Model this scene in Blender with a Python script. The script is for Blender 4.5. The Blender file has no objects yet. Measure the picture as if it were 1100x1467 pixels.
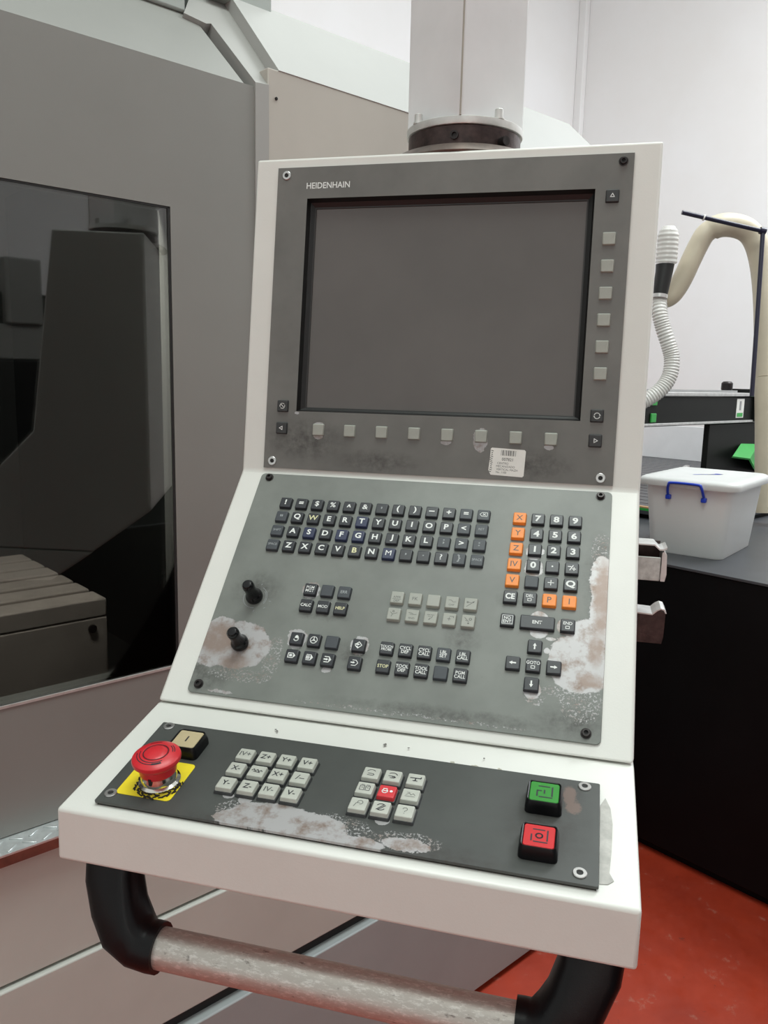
import bpy, bmesh, math, random
from mathutils import Matrix, Vector
random.seed(7)
S = bpy.context.scene
C = S.collection
rad = math.radians

# ------------------------------------------------------------------ camera
cam_d = bpy.data.cameras.new('camera')
cam_d.sensor_fit = 'HORIZONTAL'
cam_d.sensor_width = 36.0
cam_d.lens = 36.0 * 1149.52 / 1100.0
cam_d.clip_start = 0.02
cam = bpy.data.objects.new('camera', cam_d)
C.objects.link(cam)
S.camera = cam
_yaw, _pit, _rol = rad(-14.393), rad(-9.4627), rad(-1.3396)
_f = Vector((math.sin(_yaw) * math.cos(_pit), math.cos(_yaw) * math.cos(_pit), math.sin(_pit)))
_r = Vector((math.cos(_yaw), -math.sin(_yaw), 0))
_d = _f.cross(_r)
_r2 = math.cos(_rol) * _r + math.sin(_rol) * _d
_d2 = -math.sin(_rol) * _r + math.cos(_rol) * _d
_m = Matrix((( _r2.x, -_d2.x, -_f.x, 0.1761), (_r2.y, -_d2.y, -_f.y, -0.887), (_r2.z, -_d2.z, -_f.z, 1.5124), (0, 0, 0, 1)))
cam.matrix_world = _m

# ------------------------------------------------------------------ world, lights, exposure
w = bpy.data.worlds.new('workshop_air')
S.world = w
w.use_nodes = True
w.node_tree.nodes['Background'].inputs[0].default_value = (0.955, 1.0, 0.965, 1)
w.node_tree.nodes['Background'].inputs[1].default_value = 0.50


def area(name, loc, rot, size, size_y, power, col=(1, 0.98, 0.95)):
    d = bpy.data.lights.new(name, 'AREA')
    d.shape = 'RECTANGLE'
    d.size = size
    d.size_y = size_y
    d.energy = power
    d.color = col
    o = bpy.data.objects.new(name, d)
    C.objects.link(o)
    o.location = loc
    o.rotation_euler = rot
    return o


area('ceiling_lamp_console', (0.25, -0.35, 4.6), (0, 0, rad(56)), 2.2, 1.0, 46, (0.92, 1.0, 0.95))
area('aisle_fill_lamp', (-0.9, -5.0, 3.7), (rad(-60), 0, rad(-8)), 2.6, 1.2, 400, (0.94, 1.0, 0.945))  # added fill, meant to lift the upright front faces; no known fixture
area('ceiling_lamp_router', (2.2, 3.0, 4.8), (0, 0, rad(56)), 2.5, 1.2, 120, (0.93, 0.98, 1.0))
area('ceiling_lamp_machine', (-0.2, 2.4, 5.0), (0, 0, rad(56)), 2.0, 1.0, 12, (0.95, 1.0, 0.97))
area('interior_fill_lamp', (-0.691, 0.107, 1.90), (rad(15), 0, rad(56.5)), 0.3, 0.08, 8)  # added lamp inside the enclosure to brighten the table; none known there

S.view_settings.view_transform = 'Standard'
S.view_settings.look = 'None'
S.view_settings.gamma = 1.0
S.view_settings.use_curve_mapping = False
S.view_settings.exposure = 0.49

# ------------------------------------------------------------------ materials
MATS = {}


def srgb(r, g, b):
    f = lambda c: c / 12.92 if c <= 0.04045 else ((c + 0.055) / 1.055) ** 2.4
    return (f(r / 255), f(g / 255), f(b / 255), 1)


class NT:
    def __init__(self, name):
        self.m = bpy.data.materials.new(name)
        self.m.use_nodes = True
        self.t = self.m.node_tree
        self.b = self.t.nodes['Principled BSDF']
        self.out = self.t.nodes['Material Output']

    def n(self, typ, **kw):
        x = self.t.nodes.new(typ)
        for k, v in kw.items():
            setattr(x, k, v)
        return x

    def l(self, a, b):
        self.t.links.new(a, b)

    def math(self, op, a, b=None, c=None):
        x = self.n('ShaderNodeMath', operation=op)
        for i, v in enumerate((a, b, c)):
            if v is None:
                continue
            if isinstance(v, (int, float)):
                x.inputs[i].default_value = v
            else:
                self.l(v, x.inputs[i])
        return x.outputs[0]

    def vmath(self, op, a, b=None):
        x = self.n('ShaderNodeVectorMath', operation=op)
        for i, v in enumerate((a, b)):
            if v is None:
                continue
            if isinstance(v, (tuple, list)):
                x.inputs[i].default_value = v
            else:
                self.l(v, x.inputs[i])
        return x.outputs['Value'] if op in ('LENGTH', 'DOT_PRODUCT') else x.outputs['Vector']

    def noise(self, vec, scale, detail=4, rough=0.6):
        x = self.n('ShaderNodeTexNoise')
        x.inputs['Scale'].default_value = scale
        x.inputs['Detail'].default_value = detail
        x.inputs['Roughness'].default_value = rough
        self.l(vec, x.inputs['Vector'])
        return x

    def ramp(self, v, a, b, lo=0.0, hi=1.0):
        x = self.n('ShaderNodeMapRange')
        x.clamp = True
        self.l(v, x.inputs[0])
        for i, q in enumerate((a, b, lo, hi)):
            x.inputs[i + 1].default_value = q
        return x.outputs[0]

    def mix(self, fac, a, b):
        x = self.n('ShaderNodeMix', data_type='RGBA')
        if isinstance(fac, (int, float)):
            x.inputs[0].default_value = fac
        else:
            self.l(fac, x.inputs[0])
        for i, v in ((6, a), (7, b)):
            if isinstance(v, (tuple, list)):
                x.inputs[i].default_value = v
            else:
                self.l(v, x.inputs[i])
        return x.outputs[2]


def mat(name, col, rough=0.5, metal=0.0, var=0.06, scale=9.0, bump=0.0, bscale=200.0, spec=0.5, col2=None, thr=None):
    """plain procedural paint / plastic / metal: colour drift by noise, optional second colour in patches, optional fine relief"""
    if name in MATS:
        return MATS[name]
    k = NT(name)
    tc = k.n('ShaderNodeTexCoord').outputs['Object']
    nz = k.noise(tc, scale)
    dark = tuple(c * (1 - var) for c in col[:3]) + (1,)
    lite = tuple(min(1, c * (1 + var)) for c in col[:3]) + (1,)
    cc = k.mix(k.ramp(nz.outputs[0], 0.3, 0.7), dark, lite)
    if col2:
        n2 = k.noise(tc, scale * 2.3, 6, 0.7)
        cc = k.mix(k.ramp(n2.outputs[0], thr, thr + 0.06), cc, col2)
    k.l(cc, k.b.inputs['Base Color'])
    k.b.inputs['Roughness'].default_value = rough
    k.b.inputs['Metallic'].default_value = metal
    k.b.inputs['Specular IOR Level'].default_value = spec
    if bump:
        bn = k.n('ShaderNodeBump')
        bn.inputs['Strength'].default_value = bump
        bn.inputs['Distance'].default_value = 0.001
        k.l(k.noise(tc, bscale, 3).outputs[0], bn.inputs['Height'])
        k.l(bn.outputs[0], k.b.inputs['Normal'])
    MATS[name] = k.m
    return k.m


def plate_mat(name, base, worn, chips, soot, tarnish=(), rust=()):
    """grey painted sheet: worn-through patches (ellipses with ragged edges), chipped flecks, sooty smudges; millimetres in the plate's own frame"""
    k = NT(name)
    P = k.n('ShaderNodeTexCoord').outputs['Object']
    P = k.vmath('MULTIPLY', P, (1000, 1000, 0))
    n1 = k.noise(P, 0.09, 3, 0.6)
    n2 = k.noise(P, 0.55, 3, 0.7)
    off = k.vmath('ADD', k.vmath('MULTIPLY', k.vmath('SUBTRACT', n1.outputs['Color'], (0.5, 0.5, 0.5)), (9, 9, 0)),
                  k.vmath('MULTIPLY', k.vmath('SUBTRACT', n2.outputs['Color'], (0.5, 0.5, 0.5)), (4.5, 4.5, 0)))
    PJ = k.vmath('ADD', P, off)
    PS = k.vmath('ADD', P, k.vmath('MULTIPLY', off, (0.35, 0.35, 0)))

    def union(pts, vec):
        cur = None
        for (u, v, ru, rv) in pts:
            L = k.vmath('LENGTH', k.vmath('MULTIPLY', k.vmath('SUBTRACT', vec, (u, -v, 0)), (1 / ru, 1 / rv, 0)))
            cur = L if cur is None else k.math('MINIMUM', cur, L)
        return cur
    big = [e for e in worn if max(e[2], e[3]) > 9]
    small = [e for e in worn if max(e[2], e[3]) <= 9]
    a = union(big, PJ) if big else None
    b = union(small, PS) if small else None
    d = a if b is None else (b if a is None else k.math('MINIMUM', a, b))
    mask = k.ramp(d, 1.0, 0.95)
    if chips:
        nc = k.noise(P, 0.42, 4, 0.75)
        inn = k.ramp(union(chips, PJ), 1.15, 0.6)
        fl = k.ramp(nc.outputs[0], 0.53, 0.57)
        mask = k.math('MAXIMUM', mask, k.math('MULTIPLY', fl, k.ramp(inn, 0.25, 0.5)))
    # paint
    nz = k.noise(P, 0.012, 4)
    nf = k.noise(P, 0.25, 4)
    dk = tuple(c * 0.86 for c in base[:3]) + (1,)
    lt = tuple(c * 1.1 for c in base[:3]) + (1,)
    paint = k.mix(k.ramp(nz.outputs[0], 0.35, 0.65), dk, lt)
    paint = k.mix(k.ramp(nf.outputs[0], 0.62, 0.78, 0, 0.25), paint, tuple(c * 0.5 for c in base[:3]) + (1,))
    if soot:
        sm = k.ramp(union(soot, PJ), 1.0, 0.2)
        sm = k.math('MULTIPLY', sm, k.ramp(k.noise(P, 0.1, 5, 0.7).outputs[0], 0.3, 0.65))
        paint = k.mix(k.math('MULTIPLY', sm, 0.75), paint, (0.035, 0.03, 0.027, 1))
    if tarnish:
        tm = k.ramp(union(tarnish, PJ), 1.0, 0.7, 0, 0.8)
        paint = k.mix(tm, paint, (0.17, 0.115, 0.095, 1))
    # bare sheet with brownish tarnish
    nb = k.noise(P, 0.06, 4, 0.65)
    bare = k.mix(k.ramp(nb.outputs[0], 0.47, 0.68), (0.42, 0.41, 0.415, 1), (0.225, 0.165, 0.135, 1))
    if rust:
        bare = k.mix(k.math('MULTIPLY', k.ramp(union(rust, PJ), 1.1, 0.6), k.ramp(nb.outputs[0], 0.2, 0.5, 0.35, 0.9)), bare, (0.27, 0.205, 0.175, 1))
    col = k.mix(mask, paint, bare)
    k.l(col, k.b.inputs['Base Color'])
    k.l(k.math('MULTIPLY', mask, 0.35), k.b.inputs['Metallic'])
    k.l(k.ramp(mask, 0, 1, 0.42, 0.42), k.b.inputs['Roughness'])
    bn = k.n('ShaderNodeBump')
    bn.inputs['Strength'].default_value = 0.35
    bn.inputs['Distance'].default_value = 0.0004
    k.l(k.math('SUBTRACT', k.math('MULTIPLY', k.noise(P, 1.6, 2).outputs[0], 0.3), mask), bn.inputs['Height'])
    k.l(bn.outputs[0], k.b.inputs['Normal'])
    MATS[name] = k.m
    return k.m


M = {}
M['white_paint'] = mat('white_housing_paint', (0.74, 0.74, 0.70, 1), 0.38, var=0.035, scale=7, bump=0.08, bscale=600, col2=(0.50, 0.46, 0.39, 1), thr=0.735)
M['machine'] = mat('machine_grey_paint', (0.235, 0.235, 0.22, 1), 0.45, var=0.04, scale=3, bump=0.06, bscale=500)
M['machine_light'] = mat('machine_light_paint', (0.39, 0.39, 0.375, 1), 0.45, var=0.03, scale=4)
M['flange_grey'] = mat('flange_grey_paint', (0.33, 0.325, 0.31, 1), 0.45, var=0.03, scale=4)
M['machine_beige'] = mat('machine_beige_paint', (0.46, 0.43, 0.385, 1), 0.5, var=0.05, scale=5, bump=0.05, bscale=400)
M['base_beige'] = mat('base_beige_paint', (0.50, 0.515, 0.475, 1), 0.5, var=0.05, scale=5)  # beige lightened and greened to make up for weak, reddish light low down
M['base_grey'] = mat('base_grey_paint', (0.32, 0.35, 0.35, 1), 0.5, var=0.05, scale=5)  # machine grey lightened the same way, offsetting the weak light near the floor
M['machine_cover'] = mat('machine_greenish_cover', (0.36, 0.39, 0.37, 1), 0.5, var=0.04)
M['gap'] = mat('dark_gap', (0.012, 0.012, 0.012, 1), 0.7)
M['rust'] = mat('red_primer_edge', (0.16, 0.045, 0.03, 1), 0.6, var=0.4, scale=30)
M['chequer'] = mat('chequer_steel', (0.66, 0.70, 0.70, 1), 0.3, 0.6, var=0.12, scale=60)
M['black_plastic'] = mat('black_plastic', (0.004, 0.004, 0.005, 1), 0.36, var=0.2, scale=60, bump=0.1, bscale=900, spec=0.25)
M['black_gloss'] = mat('black_gloss_knob', (0.004, 0.004, 0.005, 1), 0.22, spec=0.4)
M['key_dark'] = mat('charcoal_key', (0.022, 0.024, 0.03, 1), 0.35, var=0.15, scale=120)
M['key_blue'] = mat('blue_grey_key', (0.02, 0.028, 0.075, 1), 0.35, var=0.12, scale=120)
M['key_slate'] = mat('slate_key', (0.045, 0.052, 0.062, 1), 0.45, var=0.12, scale=120)
M['key_orange'] = mat('orange_key', (0.90, 0.27, 0.035, 1), 0.42, var=0.06, scale=90)
M['key_grey'] = mat('grey_key', (0.36, 0.37, 0.33, 1), 0.45, var=0.05, scale=90)
M['key_pale'] = mat('pale_key_cap', (0.47, 0.48, 0.43, 1), 0.45, var=0.07, scale=90)
M['key_red'] = mat('red_key_cap', (0.62, 0.04, 0.05, 1), 0.4, var=0.05, scale=90)
M['key_bed'] = mat('dark_key_body', (0.035, 0.037, 0.038, 1), 0.55, var=0.2, scale=120)
M['ink_white'] = mat('white_legend', (0.80, 0.82, 0.80, 1), 0.5, var=0.04)
M['ink_cream'] = mat('yellowed_legend', (0.72, 0.70, 0.42, 1), 0.5, var=0.04)
M['ink_faint'] = mat('faded_legend', (0.30, 0.32, 0.33, 1), 0.5, var=0.1)
M['ink_black'] = mat('black_legend', (0.012, 0.012, 0.02, 1), 0.5)
M['ink_grey'] = mat('grey_legend', (0.10, 0.105, 0.10, 1), 0.5)
M['steel'] = mat('bright_steel', (0.62, 0.61, 0.60, 1), 0.28, 0.9, var=0.1, scale=80)
M['galv'] = mat('galvanised_sheet', (0.50, 0.52, 0.50, 1), 0.4, 0.25, var=0.3, scale=90)
M['dull_steel'] = mat('dull_steel', (0.60, 0.60, 0.59, 1), 0.45, 0.75, var=0.12, scale=40, bump=0.2, bscale=300)
M['dark_steel'] = mat('black_oxide_steel', (0.035, 0.03, 0.03, 1), 0.35, 0.6, var=0.3, scale=100)
M['brown_steel'] = mat('browned_steel', (0.050, 0.032, 0.030, 1), 0.38, 0.5, var=0.5, scale=70, bump=0.2, bscale=250)
M['brown_base'] = mat('tarnished_brown_steel', (0.13, 0.10, 0.085, 1), 0.4, 0.5, var=0.35, scale=45)
M['post'] = mat('pale_grey_post_paint', (0.76, 0.76, 0.77, 1), 0.42, var=0.05, scale=9, col2=(0.54, 0.53, 0.53, 1), thr=0.68)
M['seam'] = mat('weld_seam', (0.40, 0.37, 0.32, 1), 0.5)
M['alloy'] = mat('pale_alloy', (0.66, 0.66, 0.64, 1), 0.35, 0.5, var=0.1, scale=60)
M['screen'] = mat('dark_grey_screen', (0.110, 0.100, 0.094, 1), 0.36, var=0.10, scale=7, spec=0.6)
M['bezel'] = mat('black_bezel', (0.008, 0.008, 0.008, 1), 0.45)
M['bezel2'] = mat('charcoal_bezel', (0.03, 0.029, 0.028, 1), 0.5)
M['yellow'] = mat('yellow_label', (0.86, 0.70, 0.02, 1), 0.45, var=0.06, scale=60)
M['red_plastic'] = mat('red_button', (0.62, 0.022, 0.032, 1), 0.33, var=0.07, scale=60)
M['chrome'] = mat('chrome', (0.75, 0.73, 0.68, 1), 0.14, 1.0)
M['cream_lens'] = mat('cream_lens', (0.52, 0.43, 0.26, 1), 0.4, var=0.07, scale=50)
M['green_lens'] = mat('green_lens', (0.03, 0.24, 0.03, 1), 0.35, var=0.07, scale=50)
M['red_lens'] = mat('red_lens', (0.56, 0.018, 0.022, 1), 0.35, var=0.07, scale=50)
M['paper'] = mat('white_paper', (0.80, 0.79, 0.75, 1), 0.6, var=0.03, scale=60)
M['grime'] = mat('grime_and_gap_black', (0.02, 0.016, 0.012, 1), 0.8, var=0.4, scale=200)
M['putty'] = mat('grey_sealant', (0.44, 0.43, 0.40, 1), 0.6, var=0.25, scale=60)
M['stain'] = mat('beige_stain', (0.46, 0.44, 0.36, 1), 0.6, var=0.3, scale=300)
M['scuff'] = mat('dark_scuff', (0.16, 0.15, 0.14, 1), 0.6, var=0.3, scale=300)
M['cab_black'] = mat('black_cabinet_paint', (0.003, 0.003, 0.0035, 1), 0.5, var=0.3, scale=4, spec=0.15)
M['table_grey'] = mat('grey_table_top', (0.055, 0.058, 0.065, 1), 0.4, var=0.12, scale=6)
M['slat'] = mat('dark_bed_slat', (0.075, 0.075, 0.08, 1), 0.45, var=0.15, scale=8)
M['wood'] = mat('raw_wood_edge', (0.52, 0.31, 0.15, 1), 0.6, var=0.15, scale=20)
M['green'] = mat('green_plastic', (0.03, 0.36, 0.06, 1), 0.4, var=0.08, scale=12)
M['pipe'] = mat('beige_duct', (0.62, 0.555, 0.43, 1), 0.42, var=0.06, scale=9)
M['rod'] = mat('dark_blue_rod', (0.014, 0.013, 0.035, 1), 0.35)
M['blue'] = mat('blue_plastic', (0.012, 0.05, 0.50, 1), 0.35, var=0.06)
M['lid'] = mat('white_plastic_lid', (0.60, 0.61, 0.60, 1), 0.4, var=0.03)
M['white_panel'] = mat('white_sheet_panel', (0.78, 0.78, 0.80, 1), 0.5, var=0.03)
M['beam'] = mat('black_gantry', (0.006, 0.007, 0.006, 1), 0.5, var=0.25, scale=8, spec=0.2)
M['grey_plastic'] = mat('grey_plastic', (0.30, 0.30, 0.30, 1), 0.5)
M['interior'] = mat('machine_interior', (0.012, 0.013, 0.012, 1), 0.5, var=0.1)
M['cast'] = mat('cast_iron_table', (0.46, 0.40, 0.36, 1), 0.4, 0.1, var=0.12, scale=12)


def floor_mat():
    k = NT('red_floor_paint')
    P = k.n('ShaderNodeTexCoord').outputs['Object']
    a = k.noise(P, 2.2, 6, 0.65)
    b = k.noise(P, 14, 6, 0.75)
    c = k.mix(k.ramp(a.outputs[0], 0.35, 0.65), (0.285, 0.025, 0.0095, 1), (0.43, 0.045, 0.017, 1))
    c = k.mix(k.ramp(b.outputs[0], 0.60, 0.70, 0, 0.5), c, (0.44, 0.22, 0.16, 1))
    c = k.mix(k.ramp(k.noise(P, 30, 4, 0.7).outputs[0], 0.66, 0.72, 0, 0.6), c, (0.08, 0.025, 0.02, 1))
    k.l(c, k.b.inputs['Base Color'])
    k.l(k.ramp(b.outputs[0], 0.3, 0.7, 0.35, 0.6), k.b.inputs['Roughness'])
    return k.m


def wall_mat():
    k = NT('white_wall_paint')
    P = k.n('ShaderNodeTexCoord').outputs['Object']
    c = k.mix(k.ramp(k.noise(P, 0.8, 5).outputs[0], 0.35, 0.65), (0.84, 0.82, 0.815, 1), (0.88, 0.87, 0.88, 1))
    k.l(c, k.b.inputs['Base Color'])
    k.b.inputs['Roughness'].default_value = 0.85
    bn = k.n('ShaderNodeBump')
    bn.inputs['Strength'].default_value = 0.1
    k.l(k.noise(P, 60, 4).outputs[0], bn.inputs['Height'])
    k.l(bn.outputs[0], k.b.inputs['Normal'])
    return k.m


def tinted_glass():
    k = NT('tinted_window_glass')
    tr = k.n('ShaderNodeBsdfTransparent')
    P = k.n('ShaderNodeTexCoord').outputs['Object']
    k.l(k.mix(k.noise(P, 2, 2).outputs[0], (0.50, 0.51, 0.49, 1), (0.54, 0.55, 0.53, 1)), tr.inputs[0])
    gl = k.n('ShaderNodeBsdfGlossy')
    gl.inputs['Roughness'].default_value = 0.02
    fr = k.n('ShaderNodeFresnel')
    fr.inputs[0].default_value = 2.0
    mx = k.n('ShaderNodeMixShader')
    k.l(fr.outputs[0], mx.inputs[0])
    k.l(tr.outputs[0], mx.inputs[1])
    k.l(gl.outputs[0], mx.inputs[2])
    k.l(mx.outputs[0], k.out.inputs[0])
    return k.m


def frosted(name, col, opaque):
    k = NT(name)
    P = k.n('ShaderNodeTexCoord').outputs['Object']
    df = k.n('ShaderNodeBsdfDiffuse')
    k.l(k.mix(k.noise(P, 8, 3).outputs[0], tuple(c * 0.95 for c in col[:3]) + (1,), col), df.inputs[0])
    tl = k.n('ShaderNodeBsdfTranslucent')
    tl.inputs[0].default_value = col
    tr = k.n('ShaderNodeBsdfTransparent')
    gl = k.n('ShaderNodeBsdfGlossy')
    gl.inputs['Roughness'].default_value = 0.25
    m1 = k.n('ShaderNodeMixShader')
    m1.inputs[0].default_value = 0.05
    k.l(df.outputs[0], m1.inputs[1])
    k.l(tl.outputs[0], m1.inputs[2])
    m2 = k.n('ShaderNodeMixShader')
    m2.inputs[0].default_value = opaque
    k.l(tr.outputs[0], m2.inputs[1])
    k.l(m1.outputs[0], m2.inputs[2])
    m3 = k.n('ShaderNodeMixShader')
    m3.inputs[0].default_value = 0.05
    k.l(m2.outputs[0], m3.inputs[1])
    k.l(gl.outputs[0], m3.inputs[2])
    k.l(m3.outputs[0], k.out.inputs[0])
    return k.m


def bar_mat():
    """handle bar: brushed alloy with a band of scuffs along its length"""
    k = NT('scuffed_alloy_bar')
    P = k.n('ShaderNodeTexCoord').outputs['Object']
    st = k.n('ShaderNodeMapping')
    st.inputs['Scale'].default_value = (0.35, 1, 1)
    k.l(P, st.inputs[0])
    n = k.noise(st.outputs[0], 330, 5, 0.8)
    g = k.noise(st.outputs[0], 40, 3)
    g2 = k.noise(st.outputs[0], 190, 4, 0.7)
    k.l(k.mix(k.ramp(g2.outputs[0], 0.62, 0.70, 0, 0.7), k.mix(k.ramp(n.outputs[0], 0.50, 0.62, 0, 0.8), (0.52, 0.49, 0.45, 1), (0.74, 0.72, 0.68, 1)), (0.12, 0.10, 0.09, 1)), k.b.inputs['Base Color'])
    k.b.inputs['Metallic'].default_value = 0.6
    k.l(k.ramp(g.outputs[0], 0.3, 0.7, 0.3, 0.5), k.b.inputs['Roughness'])
    bn = k.n('ShaderNodeBump')
    bn.inputs['Strength'].default_value = 0.4
    bn.inputs['Distance'].default_value = 0.0006
    k.l(n.outputs[0], bn.inputs['Height'])
    k.l(bn.outputs[0], k.b.inputs['Normal'])
    return k.m


def hose_mat():
    k = NT('clear_corrugated_hose')
    P = k.n('ShaderNodeTexCoord').outputs['Object']
    c = k.mix(k.noise(P, 20, 3).outputs[0], (0.74, 0.73, 0.69, 1), (0.84, 0.83, 0.80, 1))
    k.l(c, k.b.inputs['Base Color'])
    k.b.inputs['Roughness'].default_value = 0.18
    k.b.inputs['Transmission Weight'].default_value = 0.2
    return k.m


M['floor'] = floor_mat()
M['wall'] = wall_mat()
M['glass'] = tinted_glass()
M['bar'] = bar_mat()
M['hose'] = hose_mat()
M['frost'] = frosted('frosted_box_plastic', (0.95, 0.97, 0.96, 1), 0.88)

M['plate1'] = plate_mat('screen_plate_paint', (0.155, 0.152, 0.141),
    [(56, 320, 8, 13.5), (-134, 324, 6, 3.2), (17.5, 324, 6, 3.2), (131, 325, 5.5, 3), (-134, 309, 6, 2), (-162, 297, 3, 2)],
    [], [(-60, 350, 60, 16), (110, 345, 60, 20), (-150, 330, 60, 30)])
M['plate2'] = plate_mat('keyboard_plate_paint', (0.187, 0.200, 0.183),
    [(-162, 226, 36, 27), (-190, 227, 24, 26), (-185, 205, 15, 9),
     (194, 115, 12, 30), (196, 150, 12, 40), (186, 185, 24, 27), (168, 205, 20, 27), (180, 215, 26, 22), (163, 170, 9, 9),
     (137, 162, 9, 7), (138, 178, 9, 7), (137, 238, 8.5, 9), (126.3, 105.5, 9.8, 11.0), (126.2, 87.3, 9.4, 9.4),
     (-100.6, 155.5, 10, 10.2), (-101.5, 212, 10.5, 11), (-35, 211, 10, 10.5), (-63, 242, 5, 3), (147, 197, 3, 3), (150, 184, 5, 2),
     (-130, 285, 3, 1), (-165, 277, 14, 1.6)],
    [(181, 245, 20, 20), (192, 80, 10, 22), (-150, 258, 38, 7), (-122, 235, 10, 24), (165, 236, 20, 6), (140, 245, 10, 8), (30, 277, 120, 1.5)],
    [(-160, 160, 34, 26), (-190, 262, 40, 26), (107, 146, 16, 11), (65, 195, 22, 16), (190, 110, 16, 60), (175, 265, 45, 18), (-40, 222, 22, 20), (-82, 182, 36, 8), (60, 272, 140, 9)], (), [(196, 135, 9, 52), (192, 190, 8, 20), (-186, 222, 22, 20), (-160, 245, 18, 12), (188, 222, 12, 8)])
M['plate3'] = plate_mat('operator_plate_paint', (0.062, 0.066, 0.062),
    [(-50, 137, 38, 16), (-20, 142, 34, 18), (-78, 145, 20, 9), (60, 142, 20, 7), (20, 148, 26, 6),
     (36, 121, 6, 5), (-95, 121, 5, 3), (-79, 122, 6, 6)],
    [(0, 136, 34, 14), (60, 138, 28, 10), (-84, 136, 16, 12)],
    [(-90, 150, 40, 12), (160, 100, 40, 50), (176, 60, 14, 26), (90, 148, 60, 14)], [(177, 60, 6, 15), (180, 72, 7, 8)])

# ------------------------------------------------------------------ building helpers
WORLD = {}


def bm_mesh(bm, name, smooth=None):
    me = bpy.data.meshes.new(name)
    bmesh.ops.recalc_face_normals(bm, faces=bm.faces)
    bm.to_mesh(me)
    bm.free()
    if smooth is not None:
        me.shade_smooth()
        me.set_sharp_from_angle(angle=rad(smooth))
    return me


def empty(name, mw, label, cat, group=None):
    o = bpy.data.objects.new(name, None)
    C.objects.link(o)
    o.empty_display_size = 0.05
    o.matrix_basis = mw
    WORLD[o.name] = mw.copy()
    o['label'] = label
    o['category'] = cat
    if group:
        o['group'] = group
    return o


def put(name, me, m, parent=None, mw=None, label=None, cat=None, kind=None, group=None, centre=True):
    """link a mesh as ONE object at world matrix mw (own origin moved to the middle of the mesh unless centre=False)"""
    mw = mw.copy() if mw is not None else Matrix.Identity(4)
    if centre and me.users == 0:
        lo = Vector([min(v.co[i] for v in me.vertices) for i in range(3)])
        hi = Vector([max(v.co[i] for v in me.vertices) for i in range(3)])
        c = (lo + hi) / 2
        me.transform(Matrix.Translation(-c))
        mw = mw @ Matrix.Translation(c)
    o = bpy.data.objects.new(name, me)
    C.objects.link(o)
    if m is not None and not me.materials:
        me.materials.append(m)
    if parent is not None:
        o.parent = parent
        o.matrix_basis = WORLD[parent.name].inverted() @ mw
    else:
        o.matrix_basis = mw
    WORLD[o.name] = mw
    for k_, v_ in (('label', label), ('category', cat), ('kind', kind), ('group', group)):
        if v_:
            o[k_] = v_
    return o


def bm_box(bm, lo, hi, bev=0.0, seg=2, mtx=None):
    r = bmesh.ops.create_cube(bm, size=1.0)
    vs = r['verts']
    for v in vs:
        v.co = Vector([lo[i] + (v.co[i] + 0.5) * (hi[i] - lo[i]) for i in range(3)])
    es = list({e for v in vs for e in v.link_edges})
    out = vs
    if bev > 0:
        q = bmesh.ops.bevel(bm, geom=es, offset=bev, segments=seg, affect='EDGES', profile=0.5)
        for fc in q['faces']:
            fc.smooth = True
        out = list({v for f in q['faces'] for v in f.verts} | {v for v in vs if v.is_valid})
    if mtx is not None:
        for v in out:
            v.co = mtx @ v.co
    return out


def box(lo, hi, bev=0.0, seg=2, name='box'):
    bm = bmesh.new()
    bm_box(bm, lo, hi, bev, seg)
    return bm_mesh(bm, name)


def prism(poly, axis, lo, hi, bev=0.0, seg=3, name='prism'):
    """poly: 2-D outline; axis 'x': outline in (y,z) swept along x; 'y': (x,z); 'z': (x,y)"""
    bm = bmesh.new()
    f = {'x': lambda p, t: (t, p[0], p[1]), 'y': lambda p, t: (p[0], t, p[1]), 'z': lambda p, t: (p[0], p[1], t)}[axis]
    a = [bm.verts.new(f(p, lo)) for p in poly]
    b = [bm.verts.new(f(p, hi)) for p in poly]
    n = len(poly)
    bm.faces.new(a)
    bm.faces.new(b[::-1])
    for i in range(n):
        bm.faces.new((a[i], b[i], b[(i + 1) % n], a[(i + 1) % n]))
    bmesh.ops.recalc_face_normals(bm, faces=bm.faces)
    if bev:
        q = bmesh.ops.bevel(bm, geom=list(bm.edges), offset=bev, segments=seg, affect='EDGES', profile=0.5)
        for fc in q['faces']:
            fc.smooth = True
    return bm_mesh(bm, name)


def rrect(w_, h_, r, n=4):
    pts = []
    for cx, cy, a0 in ((w_ / 2 - r, h_ / 2 - r, 0), (-w_ / 2 + r, h_ / 2 - r, 90), (-w_ / 2 + r, -h_ / 2 + r, 180), (w_ / 2 - r, -h_ / 2 + r, 270)):
        for i in range(n + 1):
            t = rad(a0 + 90 * i / n)
            pts.append((cx + r * math.cos(t), cy + r * math.sin(t)))
    return pts


def stack(layers, name='stack', smooth=35, cap=True):
    """loft through rings (list of equal-length 3-D point rings)"""
    bm = bmesh.new()
    rings = [[bm.verts.new(p) for p in L] for L in layers]
    n = len(rings[0])
    for a, b in zip(rings, rings[1:]):
        for i in range(n):
            bm.faces.new((a[i], a[(i + 1) % n], b[(i + 1) % n], b[i]))
    if cap:
        bm.faces.new(rings[0][::-1])
        bm.faces.new(rings[-1])
    return bm_mesh(bm, name, smooth)


def rr_stack(levels, name='key', smooth=35):
    """levels: (z, w, h, r) rounded-rectangle rings from below upwards"""
    return stack([[(x, y, z) for x, y in rrect(w_, h_, r, 3)] for z, w_, h_, r in levels], name, smooth)


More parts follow.
